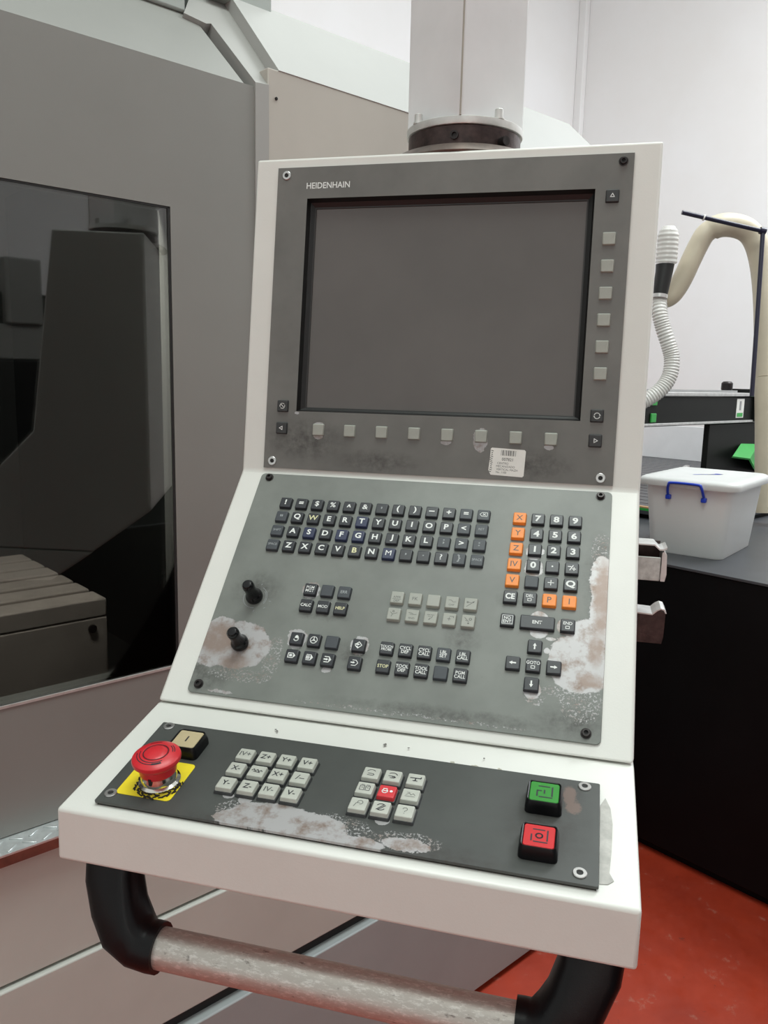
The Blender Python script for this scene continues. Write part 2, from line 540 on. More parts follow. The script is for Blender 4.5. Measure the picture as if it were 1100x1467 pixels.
def lathe(profile, n=40, name='lathe', smooth=35):
    """profile (r, z) bottom to top around local z"""
    bm = bmesh.new()
    rings = []
    for r, z in profile:
        if r < 1e-6:
            rings.append([bm.verts.new((0, 0, z))])
        else:
            rings.append([bm.verts.new((r * math.cos(2 * math.pi * i / n), r * math.sin(2 * math.pi * i / n), z)) for i in range(n)])
    for a, b in zip(rings, rings[1:]):
        for i in range(n):
            j = (i + 1) % n
            if len(a) == 1 and len(b) == 1:
                continue
            if len(a) == 1:
                bm.faces.new((a[0], b[j], b[i]))
            elif len(b) == 1:
                bm.faces.new((a[i], a[j], b[0]))
            else:
                bm.faces.new((a[i], a[j], b[j], b[i]))
    if len(rings[0]) > 1:
        bm.faces.new(rings[0][::-1])
    if len(rings[-1]) > 1:
        bm.faces.new(rings[-1])
    return bm_mesh(bm, name, smooth)


def spline(pts, per=8):
    out = []
    P = [Vector(p) for p in pts]
    for i in range(len(P) - 1):
        p0, p1, p2, p3 = P[max(i - 1, 0)], P[i], P[i + 1], P[min(i + 2, len(P) - 1)]
        for s in range(per):
            t = s / per
            out.append(0.5 * ((2 * p1) + (p2 - p0) * t + (2 * p0 - 5 * p1 + 4 * p2 - p3) * t * t + (3 * p1 - p0 - 3 * p2 + p3) * t ** 3))
    out.append(P[-1])
    return out


def tube(pts, radius, n=16, name='tube', smooth=50):
    """sweep a circle along points; radius: number or function of 0..1"""
    bm = bmesh.new()
    P = [Vector(p) for p in pts]
    up = Vector((0.13, 0.31, 0.94))
    rings = []
    T0 = None
    for i, p in enumerate(P):
        t = (P[min(i + 1, len(P) - 1)] - P[max(i - 1, 0)]).normalized()
        if T0 is None:
            nrm = t.cross(up).normalized()
        else:
            nrm = (nrm - t * nrm.dot(t)).normalized()
        T0 = t
        bi = t.cross(nrm)
        r = radius(i / (len(P) - 1)) if callable(radius) else radius
        rings.append([bm.verts.new(p + (nrm * math.cos(2 * math.pi * k / n) + bi * math.sin(2 * math.pi * k / n)) * r) for k in range(n)])
    for a, b in zip(rings, rings[1:]):
        for i in range(n):
            bm.faces.new((a[i], a[(i + 1) % n], b[(i + 1) % n], b[i]))
    bm.faces.new(rings[0][::-1])
    bm.faces.new(rings[-1])
    return bm_mesh(bm, name, smooth)


def frame_mesh(outer, inner, z0, z1, name='frame'):
    """flat ring: rectangles (x0,y0,x1,y1), thickness z0..z1"""
    bm = bmesh.new()
    def ring(r, z):
        return [bm.verts.new((r[0], r[1], z)), bm.verts.new((r[2], r[1], z)), bm.verts.new((r[2], r[3], z)), bm.verts.new((r[0], r[3], z))]
    o0, o1, i0, i1 = ring(outer, z0), ring(outer, z1), ring(inner, z0), ring(inner, z1)
    for k in range(4):
        j = (k + 1) % 4
        bm.faces.new((o1[k], o1[j], i1[j], i1[k]))
        bm.faces.new((o0[j], o0[k], i0[k], i0[j]))
        bm.faces.new((o0[k], o0[j], o1[j], o1[k]))
        bm.faces.new((i0[j], i0[k], i1[k], i1[j]))
    return bm_mesh(bm, name)


_txt = {}


def text_mesh(lines, size, bold=0.02, width=1.0):
    key = (tuple(lines), size, bold, width)
    if key in _txt:
        return _txt[key]
    cu = bpy.data.curves.new('legend', 'FONT')
    cu.body = '\n'.join(lines)
    cu.size = size
    cu.align_x = 'CENTER'
    cu.align_y = 'CENTER'
    cu.space_line = 0.82
    cu.offset = bold * size
    cu.resolution_u = 3
    ob = bpy.data.objects.new('legend', cu)
    C.objects.link(ob)
    me = bpy.data.meshes.new_from_object(ob.evaluated_get(bpy.context.evaluated_depsgraph_get()))
    bpy.data.objects.remove(ob)
    bpy.data.curves.remove(cu)
    xs = [v.co.x for v in me.vertices]
    ys = [v.co.y for v in me.vertices]
    c = Vector(((min(xs) + max(xs)) / 2, (min(ys) + max(ys)) / 2, 0))
    me.transform(Matrix.Diagonal((width, 1, 1, 1)) @ Matrix.Translation(-c))
    me.materials.clear()
    _txt[key] = me
    return me


def strokes(lines, wd, polys=(), name='legend'):
    """flat icon from polylines of width wd and filled polygons; millimetres"""
    bm = bmesh.new()
    for L in lines:
        for (x0, y0), (x1, y1) in zip(L, L[1:]):
            d = Vector((x1 - x0, y1 - y0, 0))
            if d.length < 1e-6:
                continue
            d.normalize()
            nn = Vector((-d.y, d.x, 0)) * wd / 2
            e = d * wd * 0.4
            a, b = Vector((x0, y0, 0)) - e, Vector((x1, y1, 0)) + e
            bm.faces.new([bm.verts.new((p) * 0.001) for p in (a - nn, b - nn, b + nn, a + nn)])
    for P in polys:
        bm.faces.new([bm.verts.new((x * 0.001, y * 0.001, 0)) for x, y in P])
    me = bpy.data.meshes.new(name)
    bm.to_mesh(me)
    bm.free()
    return me


def circ(r, cx=0, cy=0, a0=0, a1=360, n=16):
    return [(cx + r * math.cos(rad(a0 + (a1 - a0) * i / n)), cy + r * math.sin(rad(a0 + (a1 - a0) * i / n))) for i in range(n + 1)]


T = Matrix.Translation


def RZ(a):
    return Matrix.Rotation(a, 4, 'Z')


# ------------------------------------------------------------------ setting: floor and walls
TH = rad(56.5)                      # the machine, the router and the room share this heading
M0 = Vector((-0.0035, 0.9109, 0))   # a point at the foot of the machine's front
B0 = Vector((0.583, 1.580, 0))      # a point at the foot of the router cabinet's front
FM = T(M0) @ RZ(TH)                 # local x: along the machine's front, away; y: into the machine; z: up
FB = T(B0) @ RZ(TH)

put('floor', box((-7, -6, -0.1), (7, 5, 0)), M['floor'], None, FB, kind='structure')
put('wall_back', box((3.60, -5.0, 0), (3.75, 3.22, 6.0)), M['wall'], None, FB, kind='structure')
put('wall_left', box((-6.0, 3.22, 0), (3.75, 3.37, 6.0)), M['wall'], None, FB, kind='structure')
put('wall_right', box((-6.0, -5.0, 0), (3.60, -4.85, 6.0)), M['wall'], None, FB, kind='structure')
put('trim_1', box((3.545, 3.15, 0), (3.60, 3.22, 6.0), 0.008), M['wall'], None, FB, kind='structure')

# ------------------------------------------------------------------ milling machine (left)
mm = empty('milling_machine', FM, 'large grey enclosed milling machine with a dark tinted door window behind the console', 'machine')


def mpart(name, me, m, parent=None, label=None, **kw):
    return put(name, me, m, parent or mm, FM, label=label, **kw)


ZR = 0.45    # right end of the machine
mpart('base_panel', box((-2.6, 0.0, 0.02), (ZR, 0.03, 0.372), 0.003), M['base_grey'])
mpart('base_panel', box((-2.6, 0.010, 0.398), (ZR, 0.04, 0.598), 0.003), M['base_beige'], label='beige middle base panel')
mpart('base_panel', box((-2.6, 0.017, 0.603), (ZR, 0.04, 0.803), 0.002), M['base_beige'], label='beige upper base panel')
mpart('panel_gap', box((-2.6, 0.022, 0.30), (ZR - 0.01, 0.05, 0.46)), M['gap'])
mpart('base_core', box((-2.58, 0.041, 0.02), (ZR - 0.02, 1.5, 0.800)), M['machine'])
mpart('plinth', box((-2.6, 0.04, 0.0), (ZR - 0.03, 1.5, 0.02)), M['gap'])
lg = mpart('sill', box((-2.6, 0.0, 0.804), (ZR, 0.10, 0.8195)), M['rust'], label='red-brown sill edge')
mpart('tread_plate', box((-2.6, 0.0, 0.8195), (ZR, 0.10, 0.8225)), M['chequer'])
bm = bmesh.new()
for i in range(34):
    for j in range(2):
        a0 = -1.40 + i * 0.025
        mt = T(Vector((a0 + (j % 2) * 0.0125, 0.011 + j * 0.021, 0.8225))) @ RZ(rad(40 if (i + j) % 2 else -40))
        bm_box(bm, (-0.010, -0.0022, 0), (0.010, 0.0022, 0.0018), 0.0007, 1, mt)
put('tread_lug', bm_mesh(bm, 'tread_lug'), M['chequer'], mm, FM, kind='stuff')

# sliding door
bm = bmesh.new()
def door_ring(r, y):
    return [bm.verts.new((r[0], y, r[1])), bm.verts.new((r[2], y, r[1])), bm.verts.new((r[2], y, r[3])), bm.verts.new((r[0], y, r[3]))]
o1, o0 = door_ring((-2.6, 0.824, -0.625, 1.974), 0.045), door_ring((-2.6, 0.824, -0.625, 1.974), 0.085)
i1, i0 = door_ring((-2.3, 1.027, -0.785, 1.765), 0.045), door_ring((-2.3, 1.027, -0.785, 1.765), 0.085)
for k_ in range(4):
    j_ = (k_ + 1) % 4
    bm.faces.new((o1[k_], o1[j_], i1[j_], i1[k_]))
    bm.faces.new((o0[j_], o0[k_], i0[k_], i0[j_]))
    bm.faces.new((o0[k_], o0[j_], o1[j_], o1[k_]))
    bm.faces.new((i0[j_], i0[k_], i1[k_], i1[j_]))
door = mpart('door', bm_mesh(bm, 'door'), M['machine'])
mpart('window_glass', box((-2.3, 0.0472, 1.027), (-0.785, 0.053, 1.765)), M['glass'], door)
bm = bmesh.new()
for lo_, hi_ in (((-0.7895, 0.0455, 1.030), (-0.7855, 0.0470, 1.764)), ((-2.3, 0.0455, 1.762), (-0.7855, 0.0470, 1.7645))):
    bm_box(bm, lo_, hi_)
mpart('window_gasket', bm_mesh(bm, 'window_gasket'), M['gap'], door)
mpart('window_lip', box((-2.3, 0.0435, 1.0245), (-0.785, 0.0465, 1.0285)), M['alloy'], door, label='thin bright strip under the window')


def slab(quad, thick, name):
    """quad of 3-D points, thickened downwards along its normal"""
    P = [Vector(p) for p in quad]
    nn = (P[1] - P[0]).cross(P[2] - P[0]).normalized()
    if nn.z < 0:
        nn = -nn
    return stack([[p - nn * thick for p in P], P], name, 20)


mpart('door_top', slab([(-2.6, 0.045, 1.974), (-0.652, 0.045, 1.974), (-0.668, 0.19, 2.117), (-2.6, 0.19, 2.117)], 0.012, 'door_top'), M['machine'], door)
mpart('door_slot', slab([(-0.70, 0.075, 1.950), (-0.60, 0.075, 1.950), (-0.60, 0.31, 2.185), (-0.70, 0.31, 2.185)], 0.02, 'door_slot'), M['gap'])  # slot floor coloured black to stand for the shade in the recess
# end flange next to the door: upright strip that bends back over the roof
mpart('end_flange', prism([(-0.632, 0.824), (-0.606, 0.824), (-0.606, 1.982), (-0.632, 1.980)], 'y', 0.042, 0.075), M['flange_grey'])
RFP = [(-0.632, 0.036), (-0.606, 0.036), (-0.578, 0.078), (-0.572, 0.235), (-0.590, 0.262), (-0.640, 0.225), (-0.693, 0.156), (-0.656, 0.148), (-0.644, 0.153)]
RF = [(a_, b_ + 0.006, 1.980 + (b_ - 0.036)) for a_, b_ in RFP]
mpart('roof_flange', slab(RF, 0.02, 'roof_flange'), M['flange_grey'])
mpart('side_panel', box((-0.606, 0.045, 0.8225), (ZR, 0.08, 2.010), 0.002), M['machine_beige'], label='beige fixed panel right of the door')
mpart('roof_panel', slab([(-0.585, 0.044, 2.010), (ZR + 0.012, 0.044, 2.010), (ZR + 0.012, 0.160, 2.127), (ZR - 0.004, 0.214, 2.181), (-0.575, 0.214, 2.181)], 0.03, 'roof_panel'), M['machine_light'], label='pale sloping roof panel')
mpart('roof_panel', box((-0.55, 0.215, 2.140), (ZR - 0.01, 1.5, 2.178)), M['machine_light'])
put('bolt', lathe([(0.0026, 0), (0.0026, 0.002), (0, 0.0028)], 12), M['dark_steel'], mm, FM @ T(Vector((-0.590, 0.045, 1.965))) @ Matrix.Rotation(rad(90), 4, 'X'), centre=False)
mpart('roof_cover', box((-2.6, 0.172, 2.106), (-0.684, 0.9, 2.40), 0.004), M['machine_cover'], label='greenish box cover above the door')
mpart('roof_cover', box((-0.62, 0.206, 2.168), (-0.489, 0.9, 2.45), 0.004), M['machine_cover'], label='greenish box cover right of the flange')
# inside
mpart('interior_back', box((-2.58, 1.40, 0.825), (-0.25, 1.44, 2.10)), M['interior'])
mpart('interior_side', box((-0.60, 0.09, 0.8225), (-0.57, 1.40, 2.00)), M['interior'])
mpart('interior_floor', box((-2.58, 0.09, 0.8225), (-0.60, 1.40, 0.86)), M['interior'])
tbl = mpart('work_table', box((-2.3, 0.30, 0.90), (-0.80, 0.78, 1.055), 0.004), M['cast'])
for i in range(6):
    mpart('table_rib', box((-2.3, 0.30 + i * 0.082, 1.055), (-0.80, 0.362 + i * 0.082, 1.090), 0.003, 1), M['cast'], tbl)
put('table_bolt', lathe([(0.008, 0), (0.008, 0.004), (0, 0.005)], 14), M['dark_steel'], tbl, FM @ T(Vector((-0.83, 0.30, 1.035))) @ Matrix.Rotation(rad(90), 4, 'X'), centre=False)
mpart('machine_column', box((-1.75, 0.85, 0.86), (-1.15, 1.40, 2.05), 0.01), M['interior'])
mpart('spindle_head', box((-1.60, 0.42, 1.45), (-1.25, 0.85, 2.0), 0.015), M['machine'])

# machine across the aisle, seen mirrored in the door window
am = empty('aisle_machine', FM @ T(Vector((0.3, -3.3, 0))), 'dark machine across the aisle, mirrored in the tinted door window', 'machine')
put('machine_bed', box((-1.3, -3.7, 0.0), (1.6, -3.0, 1.56), 0.01), M['cab_black'], am, FM)
put('floor_mirror_blocker', box((-1.3, -3.0, 0.0), (0.78, -2.05, 0.85), 0.01), M['beam'], am, FM)  # unseen block added to hide the red floor from the window's reflection
put('bed_rail', box((-1.3, -3.6, 1.56), (1.6, -3.02, 1.735), 0.01), M['machine'], am, FM)
put('cross_beam', box((-1.3, -3.6, 1.735), (1.6, -3.05, 1.89), 0.01), M['beam'], am, FM)
put('head_block', box((-0.09, -3.3, 1.735), (0.09, -3.0, 2.055), 0.01), M['machine'], am, FM)

# ------------------------------------------------------------------ control console
Q0, Q1, Q2, Q3, Q4 = (0.0482, 1.764), (0.0, 1.4), (-0.2044, 1.1884), (-0.3639, 1.1592), (-0.3651, 1.114)
A1, A2, A3 = rad(82.4528), rad(45.9812), rad(10.4004)
cc = empty('control_console', T(Vector((0, -0.15, 1.114))), 'white machine control console with screen, keyboard and red emergency stop', 'control panel')


def face_frame(Q, a):
    return T(Vector((0, Q[0], Q[1]))) @ Matrix.Rotation(a, 4, 'X')


F1, F2, F3 = face_frame(Q0, A1), face_frame(Q1, A2), face_frame(Q2, A3)   # local x = u, local -y = distance down the slope, z = outwards
HW = 0.2288


def at(F, u, v, h=0.0):
    return F @ T(Vector((u * 0.001, -v * 0.001, h * 0.001)))


# housings
up = prism([Q0, Q1, Q2, (0.10, 1.170), (0.21, 1.25), (0.21, 1.764)], 'x', -HW, HW, 0.003, 3, 'upper_housing')
cut = box((-0.166, -0.299, -0.05), (0.166, -0.044, 0.02))
ho = put('upper_housing', up, M['white_paint'], cc, centre=False)
co = bpy.data.objects.new('cutter', cut)
C.objects.link(co)
co.matrix_basis = F1
md = ho.modifiers.new('opening', 'BOOLEAN')
md.operation = 'DIFFERENCE'
md.object = co
md.solver = 'EXACT'
bpy.context.view_layer.update()
me = bpy.data.meshes.new_from_object(ho.evaluated_get(bpy.context.evaluated_depsgraph_get()))
ho.modifiers.clear()
ho.data = me
bpy.data.objects.remove(co)
put('desk_housing', prism([(Q2[0] + 0.0005, Q2[1] - 0.002), Q3, Q4, (0.02, 1.114), (0.099, 1.168)], 'x', -HW - 0.0005, HW + 0.0005, 0.003, 3, 'desk_housing'), M['white_paint'], cc)

# plates
PT = 2.2


def plate(name, F, u0, u1, v0, v1, m, r=1.5, hole=None, h0=0.1):
    if hole:
        me_ = frame_mesh((u0 * .001, -v1 * .001, u1 * .001, -v0 * .001), (hole[0] * .001, -hole[3] * .001, hole[1] * .001, -hole[2] * .001), h0 * .001, (h0 + PT) * .001)
    else:
        cx, cy = (u0 + u1) / 2, -(v0 + v1) / 2
        L = rrect((u1 - u0), (v1 - v0), r, 4)
        L2 = rrect((u1 - u0) - .6, (v1 - v0) - .6, max(r - .3, .2), 4)
        me_ = stack([[((x + cx) * .001, (y + cy) * .001, z * .001) for x, y in LL] for z, LL in ((h0, L), (h0 + PT - .3, L), (h0 + PT, L2))], name, 30)
    return put(name, me_, m, cc, F, centre=False)


plate('screen_plate', F1, -200.5, 200.5, 11.7, 363, M['plate1'], hole=(-162.8, 162.5, 48, 295))
plate('keyboard_plate', F2, -200.5, 200.5, 4.9, 281.6, M['plate2'], r=5)
p3 = plate('operator_plate', F3, -200.7, 200.5, 37.6, 151.4, M['plate3'], r=1.5, h0=2.0)
put('plate_gap_shade', box((-0.1985, -0.1505, 0.0), (0.199, -0.0385, 0.002)), M['grime'], cc, F3)  # black sheet stands for the shaded gap under the raised plate

# screen: black throat, charcoal rim, dull glass
bm = bmesh.new()
def ringv(u0, u1, v0, v1, z):
    return [bm.verts.new((u * .001, -v * .001, z * .001)) for u, v in ((u0, v0), (u1, v0), (u1, v1), (u0, v1))]
r0, r1, r2, r3 = ringv(-162.8, 162.5, 48, 295, 2.0), ringv(-160.5, 160.5, 50.5, 292.5, -5), ringv(-154.5, 154.5, 57, 289, -9), ringv(-165, 165, 45, 298, -9.5)
for a_, b_ in ((r0, r1), (r1, r2)):
    for k_ in range(4):
        bm.faces.new((a_[k_], a_[(k_ + 1) % 4], b_[(k_ + 1) % 4], b_[k_]))
sb = put('screen_bezel', bm_mesh(bm, 'screen_bezel'), M['bezel'], cc, F1)
put('screen_rim', frame_mesh((-.1603, -.2923, .1603, -.0507), (-.1545, -.2892, .1545, -.0567), -0.0088, -0.0080), M['bezel2'], cc, F1, centre=True)
put('screen', box((-0.158, -0.291, -0.012), (0.158, -0.054, -0.0092)), M['screen'], cc, F1)

# lettering on the screen plate
me = text_mesh(['HEIDENHAIN'], 0.0098, 0.012)
o = put('lettering', me.copy(), M['ink_white'], cc, at(F1, -138, 33.3, 2.4) @ Matrix.Diagonal((0.93 * 0.0525 / max(0.001, (max(v.co.x for v in me.vertices) - min(v.co.x for v in me.vertices))) / 0.93, 1, 1, 1)), label='pale maker lettering', centre=False)

# screws
SCREW = {}
def screw(F, u, v, bright):
    if bright not in SCREW:
        SCREW[bright] = (lathe([(5.2e-3, 0), (5.2e-3, 0.7e-3), (4.7e-3, 1.1e-3), (2.6e-3, 1.1e-3), (2.4e-3, 0.3e-3), (0, 0.3e-3)], 24) if bright == 1 else
                         lathe([(4.9e-3, 0), (4.9e-3, 0.6e-3), (3.9e-3, 0.7e-3), (3.9e-3, 3.0e-3), (3.4e-3, 3.6e-3), (1.9e-3, 3.6e-3), (1.8e-3, 1.6e-3), (0, 1.6e-3)], 24),
                         lathe([(2.35e-3, 0), (2.35e-3, 0.12e-3), (0, 0.12e-3)], 12))
    hd, sk = SCREW[bright]
    o_ = put('screw', hd, M['steel'] if bright == 1 else M['dark_steel'], cc, at(F, u, v, PT + (2.1 if F is F3 else .1)), centre=False, label=None if bright == 1 else 'black socket screw')
    put('screw_socket', sk, M['gap'], o_, WORLD[o_.name] @ T(Vector((0, 0, (0.3 if bright == 1 else 1.6) * 1e-3))), centre=False)


for u, v, b in ((-189.6, 20.6, 1), (189.5, 20.2, 0), (-189.8, 354.6, 1), (187.3, 355.3, 1)):
    screw(F1, u, v, b)
for u, v, b in ((-189.4, 11.3, 0), (188.6, 11.3, 0), (-190.1, 272.5, 0), (187.3, 272.8, 0)):
    screw(F2, u, v, b)
for u, v in ((-191.8, 43.4), (-192, 140.4), (188.3, 44.6), (187.2, 141.3)):
    screw(F3, u, v, 1)

# keys --------------------------------------------------------------
KH = 4.2
_km = {}


def key_mesh(mname, w_=14.2, h_=14.2, hh=KH):
    k_ = (mname, w_, h_, hh)
    if k_ not in _km:
        me_ = rr_stack([(0, w_ * 1e-3, h_ * 1e-3, 1.2e-3), ((hh - 1.2) * 1e-3, (w_ - .8) * 1e-3, (h_ - .8) * 1e-3, 1.2e-3), ((hh - .4) * 1e-3, (w_ - 1.2) * 1e-3, (h_ - 1.2) * 1e-3, 1.1e-3), (hh * 1e-3, (w_ - 2.2) * 1e-3, (h_ - 2.2) * 1e-3, 0.8e-3)], 'key_' + mname)
        me_.materials.append(M[mname])
        _km[k_] = me_
    return _km[k_]


def inked(me_, ink):
    c_ = me_.copy()
    c_.materials.clear()
    c_.materials.append(M[ink])
    return c_


_ink = {}
def key(F, u, v, mname='key_dark', legend=None, ink='ink_white', label=None, w_=14.2, h_=14.2, hh=KH, base=PT + .1, dx=0, dy=0):
    o_ = put('key', key_mesh(mname, w_, h_, hh), None, cc, at(F, u, v, base), label=label, centre=False)
    if legend is not None:
        kk = (id(legend), ink)
        if kk not in _ink:
            _ink[kk] = inked(legend, ink)
        put('legend', _ink[kk], None, o_, at(F, u + dx, v - dy, base + hh + 0.06), centre=False)
    return o_


def tx(s, size=7.4, bold=0.018, width=1.0):
    return text_mesh(s.split('|'), size * 1e-3, bold, width)


bksp = strokes([[(-4, 0), (-1.8, 2.4), (4, 2.4), (4, -2.4), (-1.8, -2.4), (-4, 0)], [(-0.6, 1.2), (2.2, -1.2)], [(-0.6, -1.2), (2.2, 1.2)]], 0.6)
ROWS = [(47.7, ['!', '=', '$', '%', '^', '&', "'", '(', ')', '-', '+', '=', 'BK']),
        (66.8, ["''", 'Q', 'W', 'E', 'R', 'T', 'Y', 'U', 'I', 'O', 'P', '<', 'RET']),
        (85.9, ['SHIFT', 'A', 'S', 'D', 'F', 'G', 'H', 'J', 'K', 'L', ';', '>', ':']),
        (104.9, ['SPACE', 'Z', 'X', 'C', 'V', 'B', 'N', 'M', ',', '.', '?', '}', 'SPACE'])]
minus = strokes([[(-2.6, 0), (2.6, 0)]], 1.3)
for v, row in ROWS:
    for i, s in enumerate(row):
        u = -157.9 + 18.87 * i
        mn = 'key_dark'
        ink = 'ink_white'
        if s in ('T', 'S', 'F', 'G', 'M') and len(s) == 1:
            mn = 'key_blue'
        if i >= 10 or s in ("''", 'SHIFT', 'SPACE'):
            mn = 'key_slate' if s not in ('P', '+', '?') else 'key_dark'
        if s in ('SHIFT', 'SPACE', 'RET', '}', ';', ':', ',', '.', "'", "''"):
            ink = 'ink_faint'
        if s in ('W', 'B'):
            ink = 'ink_cream'
        if s == 'BK':
            lg_ = bksp
        elif s == '-':
            lg_ = minus
        elif len(s) > 2:
            lg_ = tx(s, 3.9, 0.012, 0.95)
        else:
            lg_ = tx(s, 9.0, 0.0 if s == 'M' else 0.014 if s in '$?&%W' else 0.03, 1.10)
        nm = {'BK': 'a backspace sign', "''": 'a faded ditto mark', "'": 'an apostrophe'}.get(s, s)
        key(F2, u, v, mn, lg_, ink, dy=0.6, label=('dark blue key marked ' if mn == 'key_blue' else 'charcoal key marked ') + nm)

neg = strokes([[(-3.6, 1.4), (-0.8, 1.4)], [(-1.8, -2.6), (1.2, 2.8)], [(0.6, -1.2), (3.8, -1.2)], [(2.2, 0.4), (2.2, -2.8)]], 0.9)
sq = strokes([[(-1.7, -3.6), (1.7, -3.6), (1.7, -1.0), (-1.7, -1.0), (-1.7, -3.6)]], 0.6)


def join_mesh(a, b, shift=(0, 0, 0)):
    bm_ = bmesh.new()
    bm_.from_mesh(a)
    n0 = len(bm_.verts)
    bm_.from_mesh(b)
    bm_.verts.ensure_lookup_table()
    for v_ in bm_.verts[n0:]:
        v_.co += Vector(shift)
    me_ = bpy.data.meshes.new('legend')
    bm_.to_mesh(me_)
    bm_.free()
    return me_


def over_sq(s):
    return join_mesh(sq, tx(s, 4.6, 0.012, 0.95), (0, 0.0022, 0))


NU = [107.0, 126.2, 145.3, 164.5]
NV = [48.0, 67.3, 86.3, 105.5, 124.6, 143.7]
plus = strokes([[(-2.8, 0), (2.8, 0)], [(0, -2.8), (0, 2.8)]], 0.8)
thin = lambda s: tx(s, 9.2, 0.006, 1.0)
PAD = [[('X', 'o'), '7', '8', '9'], [('Y', 'o'), '4', '5', '6'], [('Z', 'o'), '1', '2', '3'], [('IV', 'o'), '0', 'DOT', 'NEG'], [('V', 'o'), None, 'PLUS', 'Q'], ['CE', 'DEL', ('P', 'o'), ('I', 'o')]]
dot = strokes([], 1, [circ(0.9)])
for v, row in zip(NV, PAD):
    for u, s in zip(NU, row):
        if isinstance(s, tuple):
            key(F2, u, v, 'key_orange', thin(s[0]), 'ink_grey', label='orange key marked ' + s[0])
        elif s is None:
            key(F2, u, v, 'key_slate', label='blank slate-grey key')
        else:
            lg_ = {'DOT': dot, 'NEG': neg, 'PLUS': plus}.get(s)
            if s == 'DEL':
                lg_ = over_sq('DEL')
            if lg_ is None:
                lg_ = tx(s, 9.6 if len(s) == 1 else 8.4, 0.036, 1.2 if len(s) == 1 else 0.92)
            key(F2, u, v, 'key_dark', lg_, 'ink_white', dy=0.3, label='black key marked ' + {'DOT': 'a point', 'NEG': 'a sign change', 'PLUS': 'a plus'}.get(s, s))
noent = join_mesh(strokes([[(-5, -4.6), (5, -4.6), (5, 4.6), (-5, 4.6), (-5, -4.6)]], 0.45), tx('NO|ENT', 4.6, 0.012, 0.95))
key(F2, 107.0, 169.6, 'key_dark', noent, 'ink_white', label='black key marked NO ENT')
key(F2, 135.8, 169.6, 'key_dark', tx('ENT', 5.0, 0.02), 'ink_white', w_=33.6, h_=15.0, label='wide black key marked ENT')
key(F2, 164.7, 169.8, 'key_dark', over_sq('END'), 'ink_white', label='black key marked END')


def arrow(a):
    c_, s_ = math.cos(rad(a)), math.sin(rad(a))
    P_ = [(-3.2, -0.7), (0.4, -0.7), (0.4, -1.8), (3.4, 0), (0.4, 1.8), (0.4, 0.7), (-3.2, 0.7)]
    return strokes([], 1, [[(x * c_ - y * s_, x * s_ + y * c_) for x, y in P_]])


for u, v, a, nm in ((135.7, 195.2, 90, 'up'), (116.8, 214.4, 180, 'left'), (154.9, 214.6, 0, 'right'), (135.8, 233.6, 270, 'down')):
    key(F2, u, v, 'key_dark', arrow(a), 'ink_white', label='black key with an arrow pointing ' + nm)
key(F2, 135.8, 214.5, 'key_dark', over_sq('GOTO'), 'ink_white', label='black key marked GOTO')

for v, row in ((156.0, ['PGM|MGT', None, 'ERR']), (175.0, ['CALC', 'MOD', 'HELP'])):
    for u, s in zip((-100.6, -82.0, -63.3), row):
        key(F2, u, v, 'key_dark' if s in ('PGM|MGT', 'MOD', 'CALC', 'HELP') else 'key_slate', tx(s, 4.7, 0.004 if 'M' in s else 0.02, 0.95) if s else None,
            'ink_cream' if s == 'HELP' else ('ink_faint' if s == 'ERR' else 'ink_white'), label='charcoal key marked ' + s.replace('|', ' ') if s else 'blank slate-grey key')

hand = strokes([circ(2.3, 0, -0.6, 200, 400, 10)], 1.1, [[(-1.8, 0), (-1.2, 2.4), (0, 3.4), (1.6, 2.6), (2.6, 0.6), (1.2, -0.4), (0, 0.2)]])
wheel = strokes([circ(3.6), [(0, 0), (0, 3.4)], [(0, 0), (-3, -1.8)], [(0, 0), (3, -1.8)]], 0.75, [circ(1.1)])
mdi = strokes([[(-3.6, -2.4), (1.4, -2.4), (3.6, 0), (1.4, 2.4), (-3.6, 2.4), (-3.6, -2.4)]], 0.8, [[(-2.4, -1.2), (0.6, -1.2), (0.6, 1.2), (-2.4, 1.2)], [(1.6, -2.2), (3.5, 0), (1.6, 2.2)]])
sgl = strokes([[(-3.0, -2.8), (1.4, -2.8), (3.6, 0), (1.4, 2.8), (-3.0, 2.8)], [(-3.4, -1.4), (0, -1.4)], [(-3.4, 1.4), (0, 1.4)]], 0.7, [[(-3.6, -0.6), (0.6, -0.6), (0.6, 0.6), (-3.6, 0.6)], [(1.2, -2.6), (3.6, 0), (1.2, 2.6)]])
auto = strokes([[(-3.0, -2.8), (1.4, -2.8), (3.6, 0), (1.4, 2.8), (-3.0, 2.8)]], 0.9, [[(-3.8, -0.7), (-1, -0.7), (-1, -1.5), (1, 0), (-1, 1.5), (-1, 0.7), (-3.8, 0.7)], [(1.4, -2.6), (3.6, 0), (1.4, 2.6)]])
pedit = strokes([[(-3.2, -0.8), (-0.2, -3.4), (3.4, 0), (0.2, 3.4), (-2.2, 1.4)], [(-1.4, -1.4), (0.2, -2.6)]], 0.8, [[(-3.8, 0), (-1, 0), (-1, -0.7), (1.4, 0.6), (-1, 1.9), (-1, 1.2), (-3.8, 1.2)]])
ptest = strokes([[(-2.6, -2.8), (1.4, -2.8), (3.6, 0), (1.4, 2.8), (-2.0, 2.8)]], 0.7, [[(-3.8, -0.4), (-1.4, -0.4), (-1.4, -1.1), (0.8, 0.2), (-1.4, 1.5), (-1.4, 0.8), (-3.8, 0.8)]])
for v, row in ((213.4, [(hand, 'a hand'), (wheel, 'a handwheel'), None]), (232.5, [(mdi, 'a boxed arrow'), (sgl, 'a lined arrow'), (auto, 'a bold arrow')])):
    for u, s in zip((-100.8, -82.1, -63.2), row):
        key(F2, u, v, 'key_dark' if s else 'key_slate', s[0] if s else None, 'ink_white', label='charcoal key with ' + s[1] if s else 'blank slate-grey key')
